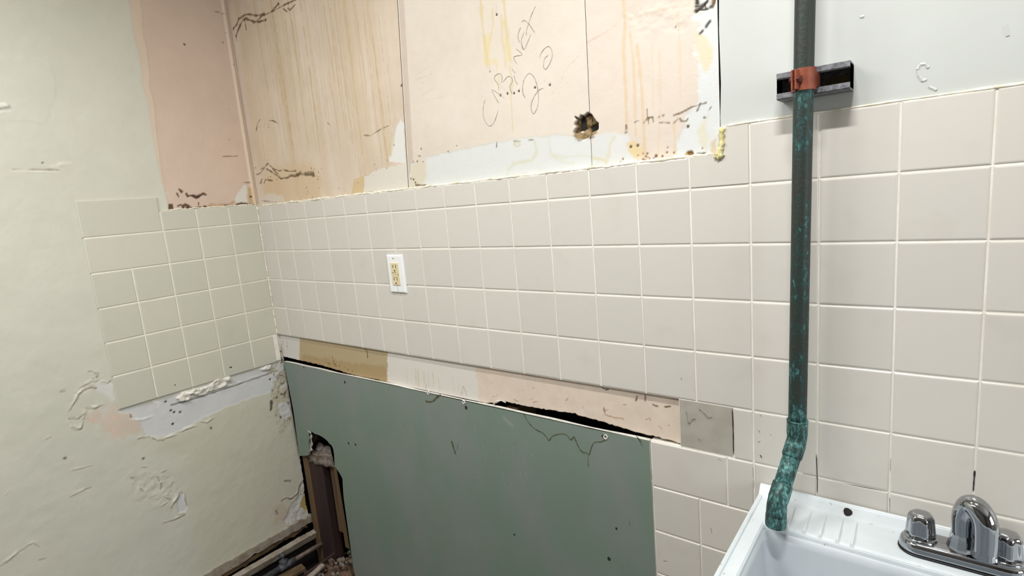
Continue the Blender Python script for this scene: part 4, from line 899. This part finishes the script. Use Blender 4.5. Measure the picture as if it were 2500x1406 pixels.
# ================================================================== STRUT, CLAMP, COPPER PIPE
sx0, sx1, sz0, sz1 = 1.7970, 1.9005, 1.6085, 1.6500
st_ = empty('strut_channel', ((sx0 + sx1) / 2, 0.004, sz0)); tag(st_, 'short grey slotted strut channel fixed to the white wall behind the pipe', 'strut')
prof = [(0.004, sz0), (-.0410, sz0), (-.0410, sz0 + .0100), (-.0330, sz0 + .0100), (-.0330, sz0 + .0078), (-.0386, sz0 + .0078), (-.0386, sz0 + .0026), (.0016, sz0 + .0026),
        (.0016, sz1 - .0026), (-.0386, sz1 - .0026), (-.0386, sz1 - .0078), (-.0330, sz1 - .0078), (-.0330, sz1 - .0100), (-.0410, sz1 - .0100), (-.0410, sz1), (0.004, sz1)]
bm = bmesh.new(); prism(bm, prof, sx0, sx1, 'l')
bmesh.ops.bevel(bm, geom=[e for e in bm.edges if abs(e.verts[0].co.x - e.verts[1].co.x) > .01], offset=.0016, segments=2, affect='EDGES')
from_bm('channel', bm, st_, [M['strut']])
bm = bmesh.new(); hh = [(math.cos(a), math.sin(a)) for a in [2 * math.pi * q / 20 for q in range(20)]]
prism(bm, [(1.878 + (.010 if a > 0 else -.010) + a * .0065, (sz0 + sz1) / 2 + b * .0065) for a, b in hh], 0.0010, 0.0017); from_bm('slot', bm, st_, [M['slotc']])
px = lambda z: 1.8315 + (z - 1.08) * .0148
YP = -.0565; RP = .0145
cp = empty('copper_pipe', (px(1.6), YP, 1.0)); tag(cp, 'green patinated vertical copper drain pipe bending into the laundry sink', 'pipe')
bm = bmesh.new(); sweep(bm, [(px(z), YP, z) for z in np.linspace(ROOM_Z, 1.045, 30)], RP, 32); from_bm('pipe', bm, cp, [M['patina']], True)
Bp = Vector((px(1.03), YP, 1.026)); E2 = Vector(bw(1897, 1228, -.118)); EE = Vector(bw(1893, 1284, -.121))
d2 = (E2 - Bp).normalized(); d3 = (EE - E2).normalized()
def fit_(name, P, R):
    bm = bmesh.new(); sweep(bm, P, R, 32); return from_bm(name, bm, cp, [M['patina']], True)
A0 = Vector((px(1.062), YP, 1.062))
fit_('elbow', [A0, A0 - Vector((0, 0, .002)), Bp + Vector((0, 0, .012)), Bp + Vector((0, 0, .008)), Bp + Vector((0, 0, .002)) + d2 * .002, Bp + d2 * .010, Bp + d2 * .030, Bp + d2 * .033], [.0152, .0167, .0167, .0160, .0158, .0164, .0164, .0150])
ring = A0 + Vector((0, 0, .0005)); fit_('solder_ring', [ring + Vector((0, 0, .0016)), ring + Vector((0, 0, .0008)), ring - Vector((0, 0, .0016)), ring - Vector((0, 0, .0024))], [.0150, .0172, .0172, .0155])
fit_('pipe', [Bp + d2 * .025, E2 - d2 * .02], [RP, RP])
fit_('elbow', [E2 - d2 * .036, E2 - d2 * .034, E2 - d2 * .008, E2 - d2 * .004, E2 + d3 * .002, E2 + d3 * .008, EE - d3 * .018], [.0150, .0165, .0165, .0158, .0158, .0164, .0164])
fit_('end_socket', [EE - d3 * .022, EE - d3 * .020, EE - d3 * .003, EE - d3 * .001, EE], [.0160, .0169, .0169, .0166, .0155])
# clamp : two straps bolted together in front of the pipe
cl = empty('pipe_clamp', (px(1.63), YP, 1.6155)); tag(cl, 'rust red two-piece clamp holding the copper pipe on the strut', 'clamp')
cz0, cz1 = 1.6140, 1.6470; pxc = px(1.63)
fd = math.radians(247)              # direction the bolted ears point (toward the room)
def strap(a0, a1, name):
    bm = bmesh.new(); n = 18; rings = []
    for q in range(n + 1):
        a = a0 + (a1 - a0) * q / n; c, s = math.cos(a), math.sin(a)
        rings.append([bm.verts.new((pxc + c * r, YP + s * r, z)) for r, z in ((RP + .0004, cz0), (RP + .0034, cz0), (RP + .0034, cz1), (RP + .0004, cz1))])
    for q in range(n):
        for k in range(4): bm.faces.new((rings[q][k], rings[q][(k + 1) % 4], rings[q + 1][(k + 1) % 4], rings[q + 1][k]))
    bm.faces.new(rings[0][::-1]); bm.faces.new(rings[-1]); return from_bm(name, bm, cl, [M['clamp']])
strap(fd + .10, fd + math.radians(176), 'strap'); strap(fd - .10, fd - math.radians(176), 'strap')
dv = Vector((math.cos(fd), math.sin(fd), 0)); sv = Vector((-math.sin(fd), math.cos(fd), 0))
for sg in (-1, 1):
    bm = bmesh.new(); o0 = Vector((pxc, YP, 0)) + sv * sg * .0016
    pts = [o0 + dv * (RP - .001), o0 + dv * (RP + .0115), o0 + dv * (RP + .0115) + sv * sg * .0026, o0 + dv * (RP - .001) + sv * sg * .0026]
    prism(bm, [(p.x, p.y) for p in pts], cz0 + .0015, cz1 - .0015, 'z'); bevel(bm, .0008, 2); from_bm('ear', bm, cl, [M['clamp']])
for sg in (-1, 1):                  # straps run back into the channel
    bm = bmesh.new(); x0 = pxc + sg * (RP + .0004); box(bm, min(x0, x0 + sg * .003), max(x0, x0 + sg * .003), -.058, -.020, cz0 + .005, cz1 - .005); bevel(bm, .0006, 1); from_bm('strap_tail', bm, cl, [M['clamp']])
bm = bmesh.new(); cc = Vector((pxc, YP, (cz0 + cz1) / 2)) + dv * (RP + .006)
sweep(bm, [cc + sv * .0042, cc + sv * .0085], .0052, 6); sweep(bm, [cc - sv * .0095, cc + sv * .009], .0026, 10); sweep(bm, [cc - sv * .0078, cc - sv * .0042], .0050, 6)
from_bm('bolt', bm, cl, [M['clampbolt']])

# ================================================================== SINK
sk = empty('laundry_sink', (2.05, -0.28, 0.0)); tag(sk, 'white plastic laundry sink with ribbed back deck under the copper pipe', 'sink')
SX0, SX1, SY0, SY1 = 1.757, 2.345, -0.002, -0.560
ZD = 0.880; ZR = 0.8975
IX0, IX1, IY0, IY1 = 1.7865, 2.315, -0.106, -0.530
def grid_face(bm, P):
    return bm.faces.new([bm.verts.new(p) for p in P])
bm = bmesh.new()
# back ledge: upstand against the wall sloping down to the deck
ye = -.0215
prism(bm, [(SY0, ZD - .02), (SY0, ZR), (-.0065, ZR), (-.0085, ZR - .002), (ye + .003, ZD + .003), (ye - .002, ZD), (-.05, ZD - .0004), (IY0 + .006, ZD - .0012), (IY0 + .001, ZD - .004), (IY0, ZD - .010), (IY0 - .001, ZD - .04), (IY0 + .01, ZD - .04)], SX0, SX1, 'l')
bmesh.ops.bevel(bm, geom=[e for e in bm.edges if abs(e.verts[0].co.x - e.verts[1].co.x) > .1], offset=.0012, segments=2, affect='EDGES')
from_bm('back_deck', bm, sk, [M['sink']])
def rail(x0, x1, y0, y1, name, lipside):
    bm = bmesh.new()
    if lipside in ('L', 'R'):
        s = 1 if lipside == 'L' else -1; xo = x0 if s == 1 else x1; xi = x1 if s == 1 else x0
        pr = [(xo, ZD - .045), (xo, ZD + .003), (xo + s * .0035, ZD + .0042), (xo + s * .0062, ZD + .0030), (xo + s * .0070, ZD), (xi - s * .003, ZD - .001), (xi, ZD - .004), (xi + s * .0015, ZD - .04), (xi - s * .008, ZD - .045)]
        prism(bm, [(p[0], p[1]) for p in pr], y1, y0, 'b')
    else:
        pr = [(y1, ZD - .045), (y1, ZD + .003), (y1 + .0035, ZD + .0042), (y1 + .007, ZD), (y0 - .003, ZD - .001), (y0, ZD - .004), (y0 + .0015, ZD - .04), (y0 - .008, ZD - .045)]
        prism(bm, pr, x0, x1, 'l')
    return from_bm(name, bm, sk, [M['sink']])
rail(SX0, IX0, -.0215, SY1, 'side_rim', 'L'); rail(IX1, SX1, -.0215, SY1, 'side_rim', 'R'); rail(SX0, SX1, IY1, SY1, 'front_rim', 'F')
# basin : tapered, rounded inner shell
def rrect(x0, x1, y0, y1, r, n=7):
    out = []
    for cx, cy, a0 in ((x1 - r, y1 - r, 0), (x0 + r, y1 - r, 90), (x0 + r, y0 + r, 180), (x1 - r, y0 + r, 270)):
        for k in range(n): a = math.radians(a0 + 90 * k / (n - 1)); out.append((cx + r * math.cos(a), cy + r * math.sin(a)))
    return out
bm = bmesh.new(); rings = []
for ins, z, r in ((-.001, ZD - .012, .012), (0.0, ZD - .03, .018), (.012, ZD - .12, .030), (.030, ZD - .29, .045), (.040, ZD - .325, .055), (.065, ZD - .340, .06), (.12, ZD - .345, .07)):
    rings.append([bm.verts.new((x, y, z)) for x, y in rrect(IX0 + ins, IX1 - ins, IY1 + ins, IY0 - ins, r)])
for i in range(len(rings) - 1):
    m_ = len(rings[i])
    for k in range(m_): bm.faces.new((rings[i][k], rings[i][(k + 1) % m_], rings[i + 1][(k + 1) % m_], rings[i + 1][k]))
bm.faces.new(rings[-1])
ob = from_bm('basin', bm, sk, [mat('shaded_plastic', (190, 197, 202), .4, noise=((202, 208, 212), 9, .7, .4))], True); md = ob.modifiers.new('shell', 'SOLIDIFY'); md.thickness = .004; md.offset = 0  # same plastic as the rim, greyed to stand for the basin's shade
bm = bmesh.new()
outer = [[bm.verts.new((x, y, z)) for x, y in rrect(SX0 + .006 + q, SX1 - .006 - q, SY1 + .006 + q, -.012 - q, .03)] for z, q in ((ZD - .04, 0), (.60, .02), (.52, .03))]
for i in range(2):
    m_ = len(outer[i])
    for k in range(m_): bm.faces.new((outer[i][k], outer[i][(k + 1) % m_], outer[i + 1][(k + 1) % m_], outer[i + 1][k]))
bm.faces.new(outer[-1]); from_bm('tub_shell', bm, sk, [M['sink']], True)
for x in (SX0 + .06, SX1 - .06):
    for y in (-.08, SY1 + .06):
        bm = bmesh.new(); sweep(bm, [(x, y, .60), (x, y, 0.0)], [.022, .016], 14); from_bm('leg', bm, sk, [M['sink']], True)
# soap ribs : long narrow raised wedges on the deck
for x in (1.8225, 1.8495, 1.8735, 1.8990, 1.9200):
    bm = bmesh.new(); rg = []
    for y, hw2, h2 in ((-.0265, .0006, .0004), (-.034, .0012, .0026), (-.060, .0018, .0046), (-.090, .0026, .0054), (-.1015, .0028, .0036), (-.1035, .0026, -.002)):
        rg.append([bm.verts.new(p) for p in ((x - hw2 - .001, y, ZD - .0035), (x - hw2 * .5, y, ZD - .001 + h2), (x + hw2 * .5, y, ZD - .001 + h2), (x + hw2 + .001, y, ZD - .0035))])
    for i in range(5):
        for k in range(3): bm.faces.new((rg[i][k], rg[i][k + 1], rg[i + 1][k + 1], rg[i + 1][k]))
    bm.faces.new(rg[0]); bm.faces.new(rg[-1][::-1]); from_bm('soap_rib', bm, sk, [M['sink']])
c = Vector((1.9045, -.0150, ZD + .0072)); nv = Vector((0, -.75, .66)).normalized(); tv = Vector((1, 0, 0)); uv = nv.cross(tv)
bm = bmesh.new(); vs = [bm.verts.new(c + nv * .0016 + (tv * math.cos(a) * .0068 + uv * math.sin(a) * .0068) * (1 + .07 * math.sin(3 * a + 1))) for a in [2 * math.pi * q / 16 for q in range(16)]]
vb = [bm.verts.new(v.co - nv * .004) for v in vs]; bm.faces.new(vs)
for q in range(16): bm.faces.new((vs[q], vb[q], vb[(q + 1) % 16], vs[(q + 1) % 16]))
tag(from_bm('rusty_hole', bm, sk, [mat('rust_black', (24, 18, 14), .8, noise=((48, 30, 22), 160, .6, 1))]), 'small rusty dark hole')
# moulded hump low in the basin
hc = hz(1900, 1384, .780)
bm = bmesh.new(); rock(bm, (0, 0, 0), (.034, .040, .12), 3, 3, .04)
o = from_bm('moulded_hump', bm, sk, [M['sink']], True)
for v in o.data.vertices: v.co += Vector((hc[0] + .004, hc[1] + .004, .655))

# ================================================================== FAUCET
fc = empty('faucet', (2.0595, -.058, ZD)); tag(fc, 'chrome two-handle faucet on the back deck of the laundry sink', 'faucet')
FX, FY = 2.0595, -.0590
def stadium(hx, r, n=14):
    out = []
    for s, a0 in ((1, -90), (-1, 90)):
        for k in range(n): a = math.radians(a0 + 180 * k / (n - 1)); out.append((FX + s * (hx - r) + r * math.cos(a), FY + r * math.sin(a)))
    return out
def stack(name, levels, m, smooth=True):
    bm = bmesh.new(); R = [[bm.verts.new((x, y, z)) for x, y in stadium(hx, r)] for hx, r, z in levels]; n = len(R[0])
    for i in range(len(R) - 1):
        for k in range(n): bm.faces.new((R[i][k], R[i][(k + 1) % n], R[i + 1][(k + 1) % n], R[i + 1][k]))
    bm.faces.new(R[0][::-1]); bm.faces.new(R[-1]); return from_bm(name, bm, fc, [m], smooth)
stack('gasket', [(.0800, .0275, ZD - .0005), (.0800, .0275, ZD + .0022)], M['black'])
stack('base_plate', [(.0788, .0262, ZD + .002), (.0790, .0265, ZD + .006), (.0775, .0250, ZD + .0150), (.0755, .0230, ZD + .0185), (.0720, .0195, ZD + .0200)], M['chrome'])
def knob(x, name, rot):
    lob = 8
    bm = bmesh.new()
    lathe(bm, x, FY, [(.0212, ZD + .016), (.0222, ZD + .020), (.0220, ZD + .023), (.0190, ZD + .0245)], 40); fl = None
    from_bm('escutcheon', bm, fc, [M['chrome']], True)
    bm = bmesh.new()
    def md_(a, i):
        d = (1, .95, 1, 1, 1, .6, .2, 0)[i]; return 1 + .075 * d * math.cos(lob * .5 * 2 * (a + rot) / 1.0 * .75)
    def md2(a, i):
        d = (1.0, 1.0, 1.0, .9, .5, .2, 0)[i]; return 1 + .07 * d * math.cos(6 * (a + rot))
    lathe(bm, x, FY, [(.0190, ZD + .0245), (.0186, ZD + .032), (.0172, ZD + .048), (.0162, ZD + .056), (.0142, ZD + .0605), (.0100, ZD + .0625), (.004, ZD + .063)], 60, md2)
    o = from_bm(name, bm, fc, [M['chrome']], True); return o
knob(FX - .0508, 'handle', .1); knob(FX + .0508, 'handle', .35)
bm = bmesh.new(); lathe(bm, FX, FY, [(.0195, ZD + .018), (.0180, ZD + .024), (.0140, ZD + .044), (.0125, ZD + .052)], 10); from_bm('spout_base', bm, fc, [M['chrome']])
sd = Vector((.80, -.60, 0)).normalized()
path = [Vector((FX, FY, ZD + .040)), Vector((FX, FY, ZD + .070)), Vector((FX, FY, ZD + .084)) + sd * .003, Vector((FX, FY, ZD + .096)) + sd * .010, Vector((FX, FY, ZD + .095)) + sd * .020, Vector((FX, FY, ZD + .080)) + sd * .030, Vector((FX, FY, ZD + .055)) + sd * .032, Vector((FX, FY, ZD + .034)) + sd * .032]
sp_ = smooth_path(path, 6); bm = bmesh.new(); sweep(bm, [tuple(q) for q in sp_], [.0135 + .0025 * min(1, i / 24) for i in range(len(sp_))], 24)
from_bm('spout', bm, fc, [M['chrome']], True)
e0 = path[-1]; bm = bmesh.new(); sweep(bm, [e0 + Vector((0, 0, .002)), e0 - Vector((0, 0, .008))], .0162, 24); from_bm('aerator', bm, fc, [M['chrome']])

bpy.context.view_layer.update()
